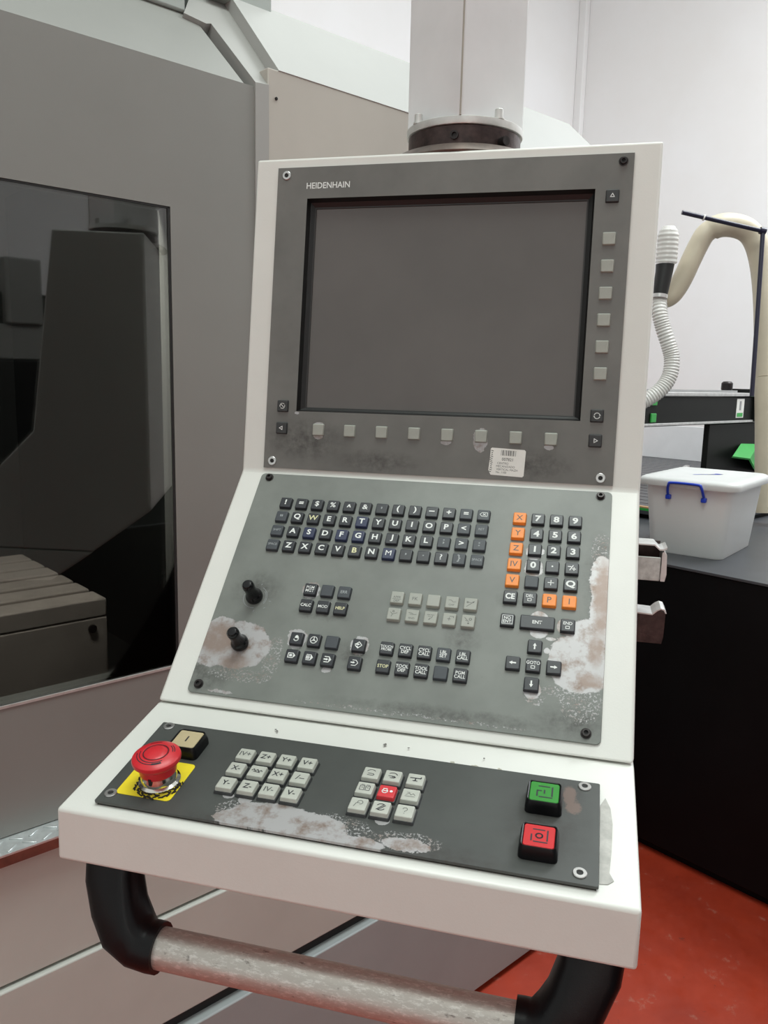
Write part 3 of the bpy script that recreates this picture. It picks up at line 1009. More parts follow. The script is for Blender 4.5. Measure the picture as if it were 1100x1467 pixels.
key(F2, -35.1, 213.6, 'key_dark', pedit, 'ink_white', label='charcoal key with a diamond and arrow')
key(F2, -35.3, 232.8, 'key_dark', ptest, 'ink_white', label='charcoal key with a hexagon and arrow')

appr = join_mesh(tx('APPR', 3.6, 0.0, .95), strokes([[(-4.6, -2.2), (4.6, -2.2)]], 0.35), (0, 0, 0))
appr = join_mesh(appr, tx('DEP', 3.6, 0.0, .95), (0, -0.0042, 0))
chf = join_mesh(strokes([[(-3.5, 2.2), (-1, 2.2), (1.2, 0.2), (4, 0.6)]], 0.4), tx('CHF', 3.0, 0.0), (0, -0.0032, 0))
lin = strokes([[(-3.6, -3.4), (3.8, 2.8)], circ(0.7, -3, 1.5), [(-2, 1.4), (1, 1.2)]], 0.5, [[(3.8, 2.8), (1.6, 2.4), (2.8, 0.8)]])
cr = strokes([circ(0.8, -0.6, 2.6), [(-3.6, 1.6), (-1.2, -0.6), (-2.2, -3.4)], [(-1.2, -0.6), (3.4, 1.2)]], 0.45)
rnd = join_mesh(strokes([[(-3.8, 2.8), (-1, 2.6), (1.6, 1.0), (4.2, 1.4)], [(-2.4, 1.2), (0.6, 1.0)]], 0.4), tx('RND', 3.0, 0.0), (0, -0.0032, 0))
ct = strokes([[(-3.6, 2.6), (-0.6, 2.6)], [(0.4, 2.6), (3.4, 2.6)], circ(2.4, -0.6, 1.0, 270, 380, 6), [(-2.4, 0.8), (0.4, 0.8)]], 0.45, [[(-1.8, -3.4), (0.2, -2.4), (-1.0, -1.6)]])
ccn = strokes([[(-1.6, 0), (1.6, 0)], [(0, -1.6), (0, 1.6)], [(0.4, 3.0), (4.2, 3.0), (4.2, 1.6)]], 0.5)
cpt = strokes([[(-3.6, 3.2), (-0.8, 0.6)], circ(1.2, 2.2, 1.8), circ(0.6, 0.6, -2.8), [(-2.6, 0.2), (1, -0.6)]], 0.5)
for v, row in ((156.2, [(appr, 'APPR DEP'), (tx('FK', 5.4, 0.0), 'FK'), None, (chf, 'CHF'), (lin, 'a sloping line')]),
               (175.3, [(cr, 'a forked line'), (rnd, 'RND'), (ct, 'CT and an arc'), (ccn, 'CC and a cross'), (cpt, 'C and a stroke')])):
    for i, s in enumerate(row):
        key(F2, -6.5 + 18.86 * i, v, 'key_grey', s[0] if s else None, 'ink_grey', label='grey key marked ' + s[1] if s else 'blank grey key')
for v, row in ((213.4, ['TOUCH|PROBE', 'CYCL|DEF', 'CYCL|CALL', 'LBL|SET', 'LBL|CALL']), (232.7, ['STOP', 'TOOL|DEF', 'TOOL|CALL', None, 'PGM|CALL'])):
    for i, s in enumerate(row):
        key(F2, -6.5 + 18.9 * i, v, 'key_slate' if s in (None, 'LBL|SET') else 'key_dark', tx(s, 4.8 if s != 'TOUCH|PROBE' else 3.8, 0.006 if 'M' in s else 0.014, .95) if s else None,
            'ink_cream' if s == 'STOP' else 'ink_white', label='charcoal key marked ' + s.replace('|', ' ') if s else 'blank slate-grey key')

# screen-side softkeys
tri = lambda a: strokes([[(2.4 * math.cos(rad(a + q)), 2.4 * math.sin(rad(a + q))) for q in (0, 120, 240, 0)]], 0.7)
ring2 = strokes([circ(3.0, 0, 0, 20, 160, 8), circ(3.0, 0, 0, 200, 340, 8)], 0.9, [[(3.9, 0.2), (2.0, 0.2), (3.0, 1.8)], [(-3.9, -0.2), (-2.0, -0.2), (-3.0, -1.8)]])
swap = strokes([circ(3.0, 0, 0, 50, 200, 8), circ(3.0, 0, 0, 230, 380, 8), [(-1.6, 1.6), (1.4, -1.2)]], 0.7)
SK = dict(w_=14.0, h_=14.0, hh=2.6)
key(F1, 180.5, 56.6, 'key_bed', tri(90), 'ink_white', label='black key with an up triangle', **SK)
for v in (101.3, 130.0, 158.7, 187.1, 215.6, 244.2):
    key(F1, 179.9, v, 'key_grey', label='blank grey key beside the screen', **SK)
key(F1, 179.5, 289.1, 'key_bed', ring2, 'ink_white', label='black key with two curved arrows', **SK)
key(F1, 179.3, 315.7, 'key_bed', tri(0), 'ink_white', label='black key with a right triangle', **SK)
key(F1, -179.5, 289.5, 'key_bed', swap, 'ink_white', label='black key with a screen-change circle', **SK)
key(F1, -179.6, 315.5, 'key_bed', tri(180), 'ink_white', label='black key with a left triangle', **SK)
for i in range(8):
    key(F1, -134.0 + 38.1 * i, 315.9, 'key_grey', label='blank grey softkey under the screen', **SK)

# operator keys: dark body, pale cap
OB = PT + 2.1


def cap_key(u, v, legend, ink='ink_black', cap='key_pale', label=None):
    b_ = put('key', key_mesh('key_bed', 17.2, 17.2, 2.6), None, cc, at(F3, u, v, OB), label=label, centre=False)
    put('key_cap', key_mesh(cap, 15.0, 15.0, 3.6), None, b_, at(F3, u, v, OB + 2.5), centre=False)
    if legend is not None:
        put('legend', inked(legend, ink), None, b_, at(F3, u, v, OB + 6.2), centre=False)


rapid = strokes([[(-4.6, 0), (-3.2, 1.8), (-1.6, -0.4), (0.2, 1.6), (1.8, -0.8), (3.4, 1.0), (4.6, 0)], [(-2.8, -1.2), (2.8, -1.8)]], 0.8)
slash = strokes([[(-2.6, -2.6), (-0.4, 2.8)], [(0.4, -1), (4.2, -1)]], 0.7)
axt = lambda s: tx(s, 8.0, 0.014, 0.95)
GRID = [(73.5, [('IV+', 'ink_grey'), ('Z+', 'ink_black'), ('Y+', 'ink_black'), ('V+', 'ink_black')]), (93.2, [('X-', 'ink_black'), rapid, ('X+', 'ink_black'), slash]), (113.0, [('Y-', 'ink_black'), ('Z-', 'ink_black'), ('IV-', 'ink_grey'), ('V-', 'ink_black')])]
for v, row in GRID:
    for u, s in zip((-100.0, -80.8, -61.9, -42.6), row):
        if isinstance(s, tuple):
            cap_key(u, v, axt(s[0]), s[1], label='pale key marked ' + s[0])
        else:
            cap_key(u, v, s, 'ink_black', label='pale key with a zigzag' if s is rapid else 'pale key with a slash and dash')
sp_ccw = strokes([circ(4.2, 0, -0.4, 45, 150, 8), [(-2.6, -1.0), (2.0, -1.0), (2.8, -2.2), (2.0, -3.2), (-2.6, -3.2)]], 0.6)
sp_cw = strokes([circ(4.2, 0, -0.6, 30, 135, 8), [(-3.2, -0.6), (1.6, -0.6), (2.8, -1.8), (1.4, -3.0), (-1.6, -2.8)], [(0, -1.6), (2.4, -1.6)]], 0.7)
tap = strokes([[(-4.4, 1.2), (4.2, 1.2), (4.4, 2.6)], [(0, 1.2), (0, -1.6)], [(-1.6, -2.2), (1.6, -2.2)]], 1.0)
boxes_ = strokes([[(-4.2, -3), (-0.6, -3), (-0.6, 2.2), (-4.2, 2.2), (-4.2, -3)], [(0.6, -3), (4.2, -3), (4.2, 2.2), (0.6, 2.2), (0.6, -3)], [(-3, 0), (-1.6, 0)], [(1.6, 0), (3, 0)], [(-3.4, 3.4), (-1, 3.4)], [(1, 3.4), (3.4, 3.4)]], 0.5)
redm = strokes([circ(2.2, -1.6, -0.4, 130, 410, 10), [(-3.2, 2.4), (-0.4, 2.6)], [(-2.6, 0), (-0.4, 0)]], 0.9, [circ(1.3, 3.6, 0.2)])
chip = strokes([[(-4, -2.4), (4, -2.4)], [(-3.4, -1), (-1, 1.6), (0.6, -0.6), (2.2, 1.4), (4, -0.6)], [(-3, 2.2), (-0.8, 2.4)]], 0.45)
rel = strokes([circ(2.2, 1.2, 1.6, -90, 200, 9), [(-3, -3.6), (-1.8, 0.4), (1, 1.0)]], 0.5)
nc0 = strokes([circ(3.6, 0, 0, 60, 150, 6), circ(3.6, 0, 0, 240, 330, 6), [(-3.0, -3.2), (2.4, 3.0)], [(-1.6, -3.4), (3.4, 2.0)]], 0.8)
quest = strokes([circ(1.8, 0, 1.6, -60, 180, 8), [(0.4, -0.2), (0, -1.2)], [(0, -2.8), (0, -3.2)]], 0.5)
OPU = (14.4, 32.9, 52.4)
for v, row in ((73.9, [(sp_ccw, 'ink_black', 0, 'a left curved arrow'), (sp_cw, 'ink_black', 0, 'a right curved arrow'), (tap, 'ink_black', 0, 'a tap sign')]),
               (93.5, [(boxes_, 'ink_black', 0, 'two boxes'), (redm, 'ink_white', 1, 'a white sign'), (chip, 'ink_grey', 0, 'a chip conveyor sign')]),
               (113.1, [(rel, 'ink_grey', 0, 'a faint hook'), (nc0, 'ink_black', 0, 'a slashed oval'), (quest, 'ink_grey', 0, 'a faint hook and dot')])):
    for u, (s, ink, red, nm) in zip(OPU, row):
        cap_key(u, v, s, ink, 'key_red' if red else 'key_pale', ('red key with ' if red else 'pale key with ') + nm)

# square push buttons


def push_button(u, v, lens, label, legend, ink):
    b_ = put('push_button', rr_stack([(0, .029, .029, .004), (.006, .0285, .0285, .004), (.0105, .0265, .0265, .004), (.0113, .0255, .0255, .0035), (.0110, .0238, .0238, .002), (.0098, .0232, .0232, .002)], 'push_button'), M['black_plastic'], cc, at(F3, u, v, OB), label=label, centre=False)
    put('button_lens', rr_stack([(.0090, .0230, .0230, .002), (.0104, .0228, .0228, .002), (.0108, .0220, .0220, .0015)], 'button_lens'), M[lens], b_, at(F3, u, v, OB), centre=False)
    put('legend', inked(legend, ink), None, b_, at(F3, u, v, OB + 10.9), centre=False)


corner = [[(-4.6, 6.4), (3.6, 6.4)], [(6.0, 6.2), (6.0, -4.4)], [(-5.6, -5.6), (-5.6, 0.6)], [(-3.6, -6.4), (6.0, -6.4)]]
push_button(-157.2, 71.0, 'cream_lens', 'black-rimmed push button with a cream face', strokes([[(0, -3.2), (0, 3.2)]], 1.4), 'ink_black')
push_button(157.2, 72.0, 'green_lens', 'black-rimmed push button with a green face', strokes(corner + [[(0, -1.8), (0, 1.8)], [(-5.4, 0.8), (-2.6, 0.8)]], 1.3), 'ink_black')
push_button(156.8, 122.4, 'red_lens', 'black-rimmed push button with a red face', strokes(corner + [circ(2.4)], 1.2), 'ink_black')

# emergency stop
EU, EV = -158.5, 119
es = put('emergency_stop', lathe([(.0175, 0), (.0175, .003), (.0150, .0045), (.0150, .009), (.0142, .0105), (.0142, .016)], 40), M['chrome'], cc, at(F3, EU, EV, OB + .4), label='chrome collar under the red stop button', centre=False)
put('mushroom_head', lathe([(.0140, .0120), (.0152, .0124), (.0160, .0195), (.0180, .0212), (.0200, .0232), (.0204, .0250), (.0198, .0270), (.0170, .0290), (.0112, .0302), (.0102, .0294), (.0092, .0302), (.0050, .0310), (0, .0312)], 48), M['red_plastic'], es, at(F3, EU, EV, OB + .4), centre=False, label='red mushroom button')
arc = strokes([circ(15.4, 0, 0, 195, 305, 18), circ(13.2, 0, 0, 185, 320, 18), circ(15.4, 0, 0, 20, 55, 6), circ(13.8, 0, 0, 20, 55, 6), circ(14.8, 0, 0, 100, 135, 6), circ(10.2, 0, 0, 0, 360, 30)], 0.7, [[(14.2 * math.cos(rad(a)) , 14.2 * math.sin(rad(a))) for a in range(285, 316, 5)] + [(16.0 * math.cos(rad(a)), 16.0 * math.sin(rad(a))) for a in range(315, 284, -5)]])
ar = inked(arc, 'ink_black')
for v_ in ar.vertices:
    rr_ = math.hypot(v_.co.x, v_.co.y)
    v_.co.z = .00015 + (.0302 if rr_ < .0112 else .0290 + (.0170 - rr_) * (.0012 / .0058))
put('turn_mark', ar, None, es, at(F3, EU, EV, OB + .4), centre=False)
L_ = [(x - 164, y - 115) for x, y in rrect(50, 48.5, 4, 4)]
put('warning_label', stack([[(x * .001, y * .001, z * .001) for x, y in L_] for z in (OB, OB + .35)], 'warning_label'), M['yellow'], es, F3, centre=False, label='yellow square label')
bm = bmesh.new()
for i in range(46):
    t = rad(180 + 200 * i / 45 - 10)
    rr_ = .0190 + random.uniform(-.0012, .0022)
    bm_box(bm, (-.0014, -.0005, 0), (.0014, .0007, .0005), 0, 1, T(Vector((rr_ * math.cos(t), rr_ * math.sin(t), 0))) @ RZ(t + math.pi / 2 + random.uniform(-.5, .5)))
put('grime_ring', bm_mesh(bm, 'grime_ring'), M['grime'], es, at(F3, EU, EV, OB + .36), centre=False)
bm = bmesh.new()
put('collar_notch', box((-.0012, -.0160, .0085), (.0012, -.0135, .0145)), M['gap'], es, at(F3, EU + 1, EV, OB + .4), centre=True)

# potentiometer knobs
for (u, v, tu, tv, nm) in ((-160.4, 169.9, 0, 0, 1), (-159.9, 224.5, 1, 0, 0)):
    k_ = put('knob', lathe([(.0088, 0), (.0092, .001), (.0092, .004), (.0080, .0062), (.0066, .008), (.0060, .018), (.0064, .0225), (.0062, .026), (.0045, .0282), (0, .029)], 32), M['black_gloss'], cc, at(F2, u, v, PT + .1), centre=False, label='black override knob')
    if nm:
        put('scale_marks', inked(strokes([circ(13.5, 0, 0, -30, 62, 14), circ(12.2, 0, 0, -25, 40, 10), circ(12.6, 0, 0, 170, 280, 14), [(-13, 6), (-12, 5.5)], [(13, -12), (14.6, -11)], [(3, -17), (3.6, -15)], [(17, -3), (19, -3)], [(3, 15.4), (4, 16.6)]], 0.5), 'ink_faint'), None, k_, at(F2, u, v, PT + .2), centre=False)

# stock label
SW, SH = 38.6, 30.0
sl = put('stock_label', stack([[((x - 0.0) * .001, y * .001, z * .001) for x, y in [(-17, -15), (17.8, -15), (19.3, -13.5), (19.3, 13.5), (17.8, 15), (-18, 15), (-19.3, 13.7), (-19.3, 2), (-19.6, -3), (-19.9, -10)]] for z in (0.0, 0.15)], 'stock_label'), M['paper'], cc, at(F1, 87, 343.3, PT + .12) @ RZ(rad(-2)), label='white stock sticker with barcode', centre=False)
bars = []
x = -7.5
random.seed(3)
while x < 9:
    wd_ = random.choice((0.35, 0.35, 0.7, 1.0))
    bars.append([(x, 7.2), (x + wd_, 7.2), (x + wd_, 13.2), (x, 13.2)])
    x += wd_ + random.choice((0.4, 0.4, 0.8))
slw = WORLD[sl.name] @ T(Vector((0, 0, .0002)))
put('barcode', inked(strokes([], 1, bars), 'ink_grey'), None, sl, slw, centre=False)
for s, xx, yy, sz, bo in (('007821', 0, 3.2, 4.6, 0.01), ('CENTRO', -4.6, -1.4, 3.3, 0), ('MECANIZADO', -1.4, -4.8, 3.3, 0), ('VERTICAL MAZH', 0.4, -8.2, 3.3, 0), ('No. 1100', -5.6, -11.4, 3.2, 0)):
    put('print', inked(tx(s, sz, bo, 0.95), 'ink_grey'), None, sl, slw @ T(Vector((xx * .001, yy * .001, 0))), centre=False)
ed = [[(-18.4 + 0.5 * math.sin(i), 12 - i * 2.1), (-16.6 + 0.4 * math.cos(2 * i), 11.4 - i * 2.1)] for i in range(12)]
put('print', inked(strokes(ed, 0.8), 'ink_grey'), None, sl, slw, centre=False)

# sealant and grime marks on the white housing beside the operator plate
put('sealant', stack([[(x * .001, -y * .001, z * .001) for x, y in [(201, 60), (205, 50), (209, 62), (210.5, 80), (209.5, 110), (208, 132), (211, 139), (207, 143), (201, 144)]] for z in (0.05, 0.4)], 'sealant'), M['putty'], cc, F3, label='smear of grey sealant')

random.seed(11)
for u_, v_, r_, mm_ in ((76, 31.5, 2.2, 'stain'), (96, 33.5, 3.6, 'stain'), (117, 33.5, 3.2, 'stain'), (12, 20, 2.0, 'scuff'), (34, 20, 1.2, 'scuff'), (102, 20, 1.0, 'scuff'), (-92, 22, 1.6, 'scuff'), (-94, 20, 1.2, 'scuff')):
    pts_ = [(u_ + r_ * random.uniform(.5, 1.1) * math.cos(rad(a)), v_ + r_ * random.uniform(.5, 1.1) * math.sin(rad(a))) for a in range(0, 360, 24)]
    put('stain', stack([[(x * .001, -y * .001, z * .001) for x, y in pts_] for z in (0.02, 0.1)], 'stain'), M[mm_], cc, F3, label='dirt stain' if mm_ == 'stain' else 'dark scuff')

# handle: two black brackets and a bar
HY, HZ, HRAD = -0.3445, 1.0345, 0.0166


def bracket(s):
    path = [(0.201, -0.322, 1.1142), (0.2012, -0.325, 1.100), (0.1990, -0.331, 1.083), (0.1905, -0.338, 1.061), (0.1800, -0.3425, 1.045), (0.1665, -0.3445, 1.0355), (0.1560, -0.3445, 1.0345), (0.1480, -0.3445, 1.0345)]
    wid = [0.0235, 0.0238, 0.0235, 0.0225, 0.0220, 0.0215, 0.0208, 0.0205]
    dep = [0.0165, 0.017, 0.0178, 0.0190, 0.0205, 0.0212, 0.0208, 0.0205]
    rings = []
    P = [Vector(p) for p in path]
    for i, p in enumerate(P):
        t = (P[min(i + 1, len(P) - 1)] - P[max(i - 1, 0)]).normalized()
        if i == 0:
            t = Vector((0, 0, -1))
        yv = Vector((0, 1, 0))
        yv = (yv - t * yv.dot(t)).normalized()
        xv = t.cross(yv).normalized()
        ring = []
        for k_ in range(20):
            a = 2 * math.pi * k_ / 20
            c_, s_ = math.cos(a), math.sin(a)
            e = 0.62 if i < 5 else 1.0
            ring.append(p + xv * wid[i] * math.copysign(abs(c_) ** e, c_) + yv * dep[i] * math.copysign(abs(s_) ** e, s_))
        rings.append([Vector((q.x * s, q.y, q.z)) for q in ring])
    return stack(rings, 'handle_bracket', 50)


for s in (-1, 1):
    b_ = put('handle_bracket', bracket(s), M['black_plastic'], cc)
put('handle_bar', tube([(-0.153, HY, HZ), (-0.05, HY, HZ), (0.05, HY, HZ), (0.153, HY, HZ)], HRAD, 40, 'handle_bar'), M['bar'], cc)

# two sheet-metal catches on the right side
LY = 0.04
ca = put('side_catch', prism([(HW, 1.337), (0.2515, 1.337), (0.257, 1.332), (0.261, 1.3325), (0.2645, 1.3345), (0.2645, 1.3325), (0.261, 1.3305), (0.2565, 1.3305), (0.251, 1.3355), (HW, 1.3355)], 'y', LY - 0.004, LY + 0.030), M['dull_steel'], cc, label='bright sheet-metal catch, upper')
put('catch_front', box((HW, LY - 0.006, 1.296), (0.2585, LY - 0.004, 1.323), 0.0008), M['galv'], ca)
put('catch_lip', prism([(0.2595, 1.296), (0.264, 1.296), (0.2655, 1.304), (0.2645, 1.326), (0.2615, 1.330), (0.2595, 1.328)], 'y', LY - 0.006, LY + 0.028), M['dull_steel'], ca)
put('catch_back', box((HW, LY + 0.028, 1.296), (0.2595, LY + 0.031, 1.3355)), M['brown_steel'], ca)
cb = put('side_catch', prism([(HW, 1.2595), (0.2535, 1.2585), (0.258, 1.263), (0.2625, 1.2655), (0.2665, 1.2645), (0.2690, 1.260), (0.2675, 1.260), (0.2655, 1.2632), (0.2625, 1.264), (0.259, 1.262), (0.254, 1.257), (HW, 1.258)], 'y', LY - 0.008, LY + 0.026), M['dull_steel'], cc, label='brown sheet-metal catch, lower')
put('catch_front', prism([(HW, 1.224), (0.266, 1.224), (0.2675, 1.232), (0.268, 1.259), (0.2625, 1.263), (0.257, 1.261), (0.253, 1.257), (HW, 1.258)], 'y', LY - 0.006, LY - 0.004), M['brown_steel'], cb)
put('catch_pin', box((HW, LY + 0.01, 1.258), (0.2335, LY + 0.013, 1.270), 0.0008), M['dull_steel'], cb)

# ------------------------------------------------------------------ support post above the console
PX, PY = 0.003, 0.137
FP = T(Vector((PX, PY, 1.764)))
sp = empty('support_post', FP, 'pale grey square steel post with a bolted flange above the console', 'post')


def ppart(name, me_, m, mw=None, label=None, parent=None):
    return put(name, me_, m, parent or sp, FP @ (mw or Matrix.Identity(4)), label=label, centre=False)


ppart('base_ring', lathe([(.088, 0), (.089, .002), (.082, .010), (.078, .0115), (.066, .0115)], 64), M['brown_base'], label='wide brown base ring')
ppart('clamp_ring', lathe([(.0655, .0113), (.0675, .0118), (.0675, .0335), (.066, .0345)], 64), M['brown_steel'], label='dark brown clamp ring')
ppart('flange', lathe([(.066, .0345), (.0695, .0348), (.0700, .0362), (.0700, .0425), (.0690, .0432)], 64), M['alloy'], label='pale alloy flange')
ppart('tube', prism(rrect(.1005, .1005, .004, 3), 'z', .0432, 1.6, 0, name='tube'), M['post'], RZ(rad(50)))
ppart('weld_seam', tube([(0.0, -.0700, .0432), (0.0005, -.0702, .4), (0, -.0700, 1.6)], .0011, 8), M['seam'], RZ(rad(5)))
bolt_me = lathe([(.0062, 0), (.0062, .0015), (.0048, .0016), (.0048, .0105), (.0042, .0112), (0, .0112)], 20)
for x_, y_ in ((-.0475, -.0445), (.0465, -.0455), (.058, .02), (-.058, .02)):
    ppart('flange_bolt', bolt_me, M['alloy'], T(Vector((x_, y_, .0430))))
ppart('set_screw', lathe([(.0048, 0), (.0048, .004), (.0028, .004), (.0026, .001), (0, .001)], 20), M['dark_steel'], T(Vector((0.0, -.0668, .0225))) @ Matrix.Rotation(rad(90), 4, 'X'))
ppart('set_screw', lathe([(.0052, 0), (.0052, .010), (.003, .010), (0, .009)], 20), M['dark_steel'], RZ(rad(48)) @ T(Vector((0.0, -.0668, .0185))) @ Matrix.Rotation(rad(90), 4, 'X'))

# ------------------------------------------------------------------ router table with gantry (right, behind)
rt = empty('router_table', FB, 'black cabinet router table with grey top and slatted bed edged in green and wood', 'machine')


def rpart(name, me_, m, parent=None, label=None, **kw):
    return put(name, me_, m, parent or rt, FB, label=label, **kw)


rpart('cabinet', box((0.0, -1.3, 0.035), (3.2, 0.95, 0.958), 0.004), M['cab_black'])
rpart('plinth', box((0.03, -1.25, 0.0), (3.1, 0.9, 0.035)), M['cab_black'])
rpart('table_top', box((-0.006, -1.35, 0.958), (3.3, 1.05, 0.966), 0.001), M['table_grey'])
rpart('bed_recess', box((0.73, 0.415, 0.966), (3.2, 2.0, 0.984)), M['cab_black'])
rpart('bed_frame', box((0.70, 0.395, 0.984), (3.22, 2.02, 1.000), 0.002), M['table_grey'])
rpart('edge_strip', box((0.72, 0.405, 1.000), (3.2, 0.425, 1.016), 0.002), M['wood'], label='raw wood bed edge')
rpart('edge_strip', box((0.70, 0.425, 1.000), (0.722, 2.0, 1.010)), M['green'], label='green bed edge')
rpart('edge_strip', box((0.70, 0.425, 1.010), (0.722, 2.0, 1.016)), M['wood'], label='raw wood bed edge')
for i in range(26):
    rpart('bed_slat', box((0.726 + i * 0.092, 0.43, 1.000), (0.806 + i * 0.092, 2.0, 1.012)), M['slat'])
rg = empty('router_gantry', FB @ T(Vector((1.9, 0.9, 1.012))), 'black gantry with white and green label spanning the router bed', 'gantry')
gb = rpart('gantry_beam', box((0.55, 0.86, 1.325), (2.03, 1.02, 1.458), 0.003), M['beam'], rg)
rpart('beam_rail', box((0.55, 0.85, 1.462), (2.03, 0.93, 1.480), 0.003), M['dull_steel'], gb)
rpart('beam_rail', box((0.55, 0.85, 1.328), (2.03, 0.862, 1.340), 0.002), M['dull_steel'], gb)
rpart('rail_cover', box((0.55, 0.875, 1.480), (1.87, 0.93, 1.492)), M['grey_plastic'], gb)
rpart('gantry_leg', box((1.58, 0.865, 1.012), (2.40, 0.895, 1.325), 0.004), M['beam'], rg)
rpart('gantry_leg', box((2.03, 0.84, 1.33), (2.12, 1.03, 1.50), 0.004), M['beam'], rg)
rpart('gantry_leg', box((0.56, 0.865, 0.967), (0.66, 0.895, 1.325), 0.004), M['beam'], rg)
nl = rpart('beam_label', box((1.842, 0.8585, 1.353), (1.925, 0.860, 1.450)), M['paper'], gb, label='white instruction label')
rpart('beam_label', box((1.850, 0.8575, 1.358), (1.915, 0.8585, 1.378)), M['green'], gb, label='green band of the instruction label')
rpart('beam_label', box((1.872, 0.8575, 1.392), (1.892, 0.8585, 1.438)), M['grey_plastic'], gb)
rpart('beam_clip', box((1.0, 0.852, 1.345), (1.045, 0.860, 1.385), 0.003), M['green'], gb, label='green clip')
rpart('beam_clip', box((1.0, 0.852, 1.420), (1.045, 0.860, 1.445), 0.003), M['green'], gb, label='green clip')
st = lathe([(.025, 0), (.028, .006), (.028, .036), (.02, .044), (0, .046)], 20)
put('end_stop', st, M['dark_steel'], gb, FB @ T(Vector((1.80, 0.90, 1.492))), centre=False)

wp = put('white_panel', box((2.86, 1.48, 1.012), (2.88, 2.05, 1.240), 0.002), M['white_panel'], None, FB, label='white sheet panel standing at the far end of the router bed', cat='panel')
bm = bmesh.new()
ga = [bm.verts.new(p) for p in ((1.72, 0.800, 1.166), (1.90, 0.790, 1.146), (2.16, 0.866, 1.207), (1.95, 0.866, 1.217), (2.18, 0.866, 1.060), (1.98, 0.800, 1.100))]
gz = [bm.verts.new(v.co + Vector((0, 0.006, -0.008))) for v in ga]
for q in ((0, 1, 2, 3), (1, 5, 4, 2)):
    bm.faces.new([ga[k] for k in q])
    bm.faces.new([gz[k] for k in q[::-1]])
ol = (0, 1, 5, 4, 2, 3)
for k in range(6):
    a_, b_ = ol[k], ol[(k + 1) % 6]
    bm.faces.new((ga[a_], gz[a_], gz[b_], ga[b_]))
rpart('gantry_guard', bm_mesh(bm, 'gantry_guard'), M['green'], rg, label='bent bright green plastic guard')

# ------------------------------------------------------------------ storage box on the table
FX = FB @ T(Vector((0.328, 0.249, 0.966))) @ RZ(rad(9.5))
bx = empty('storage_box', FX, 'clear frosted storage box with white lid and blue clip handles on the grey table', 'box')


def open_shell(levels, thick):
    outer = [[(x, y, z) for x, y in rrect(w_, h_, r, 5)] for z, w_, h_, r in levels]
    inner = [[(x, y, max(z, thick)) for x, y in rrect(w_ - 2 * thick, h_ - 2 * thick, r - thick * .5, 5)] for z, w_, h_, r in levels]
    return stack(outer + inner[::-1], 'shell', 40)


put('box_body', open_shell([(0.0, .335, .232, .03), (0.004, .34, .237, .03), (.225, .380, .278, .032)], .003), M['frost'], bx, FX, centre=False)
put('box_lid', rr_stack([(.224, .390, .290, .034), (.224, .420, .318, .04), (.238, .424, .322, .04), (.246, .416, .314, .038), (.252, .393, .29, .03), (.250, .340, .24, .025), (.2485, .30, .20, .02)], 'box_lid', 50), M['lid'], bx, FX, centre=False)
hx = -0.213
for sgn, axis in ((-1, 'x'), (1, 'x')):
    x_ = sgn * 0.2125
    x_ = sgn * 0.2155
    pts = [(x_ - sgn * .024, -0.056, .190), (x_ - sgn * .012, -0.056, .206), (x_ + sgn * .0008, -0.051, .232), (x_ + sgn * .001, -0.039, .2385), (x_ + sgn * .001, 0.039, .2385), (x_ + sgn * .0008, 0.051, .232), (x_ - sgn * .012, 0.056, .206), (x_ - sgn * .024, 0.056, .190)]
    hd = put('clip_handle', tube(spline(pts, 4), .0042, 10), M['blue'], bx, FX, label='blue clip handle')
    for yy in (-.056, .056):
        put('handle_pivot', box((x_ - sgn * .022 - .008, yy - .008, .182), (x_ - sgn * .022 + .008, yy + .008, .197), .003), M['blue'], hd, FX)
put('lid_mark', inked(strokes([[(-52, -20), (-22, -6), (0, 0), (30, 8), (44, 22), (30, 34)], [(4, 2), (34, 22)]], 9.0), 'blue'), None, bx, FX @ T(Vector((0.03, 0.0, .2492))) @ RZ(rad(-62)), centre=False, label='blue handle loop seen on the lid')
put('tape_roll', lathe([(.020, 0), (.030, 0), (.030, .03), (.020, .03)], 32), M['paper'], None, FX @ T(Vector((-0.163, -0.035, .0345))) @ RZ(rad(0)) @ Matrix.Rotation(rad(90), 4, 'Y'), label='round white roll inside the frosted storage box', cat='roll', centre=False)
put('metal_clamp', box((0.0, 0.0, 0.0), (0.10, 0.03, 0.028), 0.006), M['steel'], None, FB @ T(Vector((2.2, 1.28, 1.012))) @ RZ(rad(20)), label='small shiny metal clamp on the router bed behind the storage box', cat='clamp')

# ------------------------------------------------------------------ dust extraction: duct, rod, hose
pp = spline([(0.385, 2.685, 1.880), (0.420, 2.690, 1.864), (0.448, 2.690, 1.872), (0.473, 2.688, 1.905), (0.496, 2.684, 1.955), (0.514, 2.680, 2.005), (0.540, 2.68, 2.070), (0.566, 2.682, 2.117), (0.611, 2.683, 2.142), (0.665, 2.698, 2.146), (0.72, 2.709, 2.128), (0.757, 2.713, 2.085), (0.785, 2.705, 2.005), (0.806, 2.686, 1.882), (0.822, 2.663, 1.717), (0.838, 2.638, 1.553)], 5)
dp = empty('extraction_duct', T(Vector((0.87, 2.58, 0.966))), 'beige plastic extraction duct arching over the router gantry', 'pipe')
put('duct_bend', tube(pp, lambda t: 0.046 if t > .5 else 0.040, 20), M['pipe'], dp)
put('duct_sleeve', tube([(0.8385, 2.637, 1.550), (0.852, 2.607, 1.36), (0.876, 2.577, 1.017)], lambda t: 0.050 if t < .99 else 0.049, 20), M['pipe'], dp)
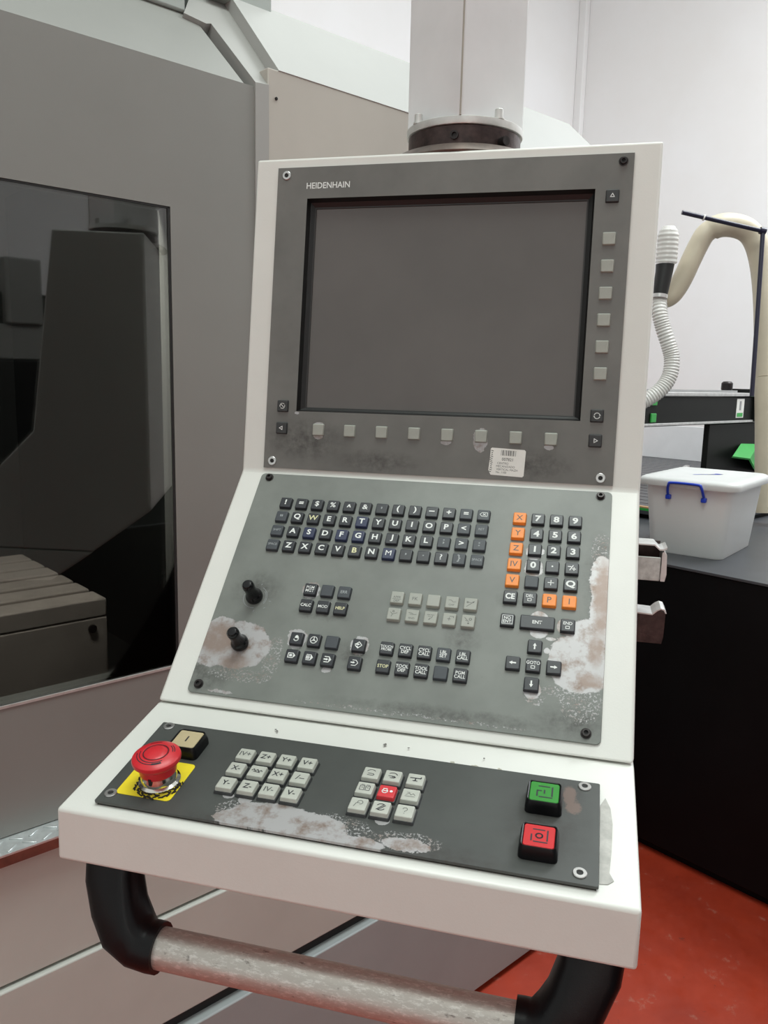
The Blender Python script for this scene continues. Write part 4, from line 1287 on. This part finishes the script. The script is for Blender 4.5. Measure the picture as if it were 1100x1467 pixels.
rd = empty('support_rod', T(Vector((0.763, 2.507, 1.48))), 'thin dark blue angled rod holding up the beige duct', 'rod')
put('rod_arm', tube([(0.456, 2.543, 2.171), (0.761, 2.61, 2.107)], .0085, 10), M['rod'], rd)
put('rod_upright', tube([(0.763, 2.61, 2.112), (0.763, 2.556, 1.79), (0.763, 2.507, 1.475)], .0085, 10), M['rod'], rd)
put('rod_joint', tube([(0.752, 2.607, 2.109), (0.772, 2.612, 2.105)], .014, 10), M['rod'], rd)
put('cable_tie', tube([(0.536, 2.562, 2.154), (0.541, 2.563, 2.153)], .012, 10), M['paper'], rd)
eh = empty('extraction_hose', T(Vector((0.35, 2.49, 1.43))), 'clear ribbed hose with black coupling hanging beside the console', 'hose')
hp = spline([(0.399, 2.60, 1.852), (0.405, 2.569, 1.79), (0.422, 2.564, 1.735), (0.448, 2.559, 1.667), (0.463, 2.554, 1.613), (0.459, 2.542, 1.549), (0.432, 2.526, 1.499), (0.386, 2.507, 1.459), (0.33, 2.488, 1.425), (0.262, 2.468, 1.36), (0.222, 2.458, 1.22), (0.214, 2.456, 1.00)], 34)
put('hose', tube(hp, lambda t: 0.0295 + 0.0017 * math.sin(t * len(hp) * 1.05), 16, smooth=60), M['hose'], eh)
dm = [(0.417, 2.605, 1.990 + i * 0.0038) for i in range(38)]
put('hose_end', tube(dm, lambda t: (0.040 + 0.0014 * math.sin(t * 37 * 1.4)) * (1 if t < .70 else max(.55, math.sqrt(max(0.05, 1 - ((t - .70) / .36) ** 2)))), 18, smooth=60), M['hose'], eh)
put('coupling', tube([(0.413, 2.604, 1.990), (0.411, 2.60, 1.955), (0.402, 2.588, 1.880), (0.400, 2.585, 1.862)], lambda t: 0.036 - 0.008 * t, 20), M['bezel'], eh, label='black coupling')
put('hose_clamp', tube([(0.413, 2.605, 2.003), (0.413, 2.604, 1.985)], .0365, 20), M['steel'], eh)
put('hose_clamp', tube([(0.4003, 2.586, 1.866), (0.3995, 2.584, 1.852)], .0315, 20), M['steel'], eh)
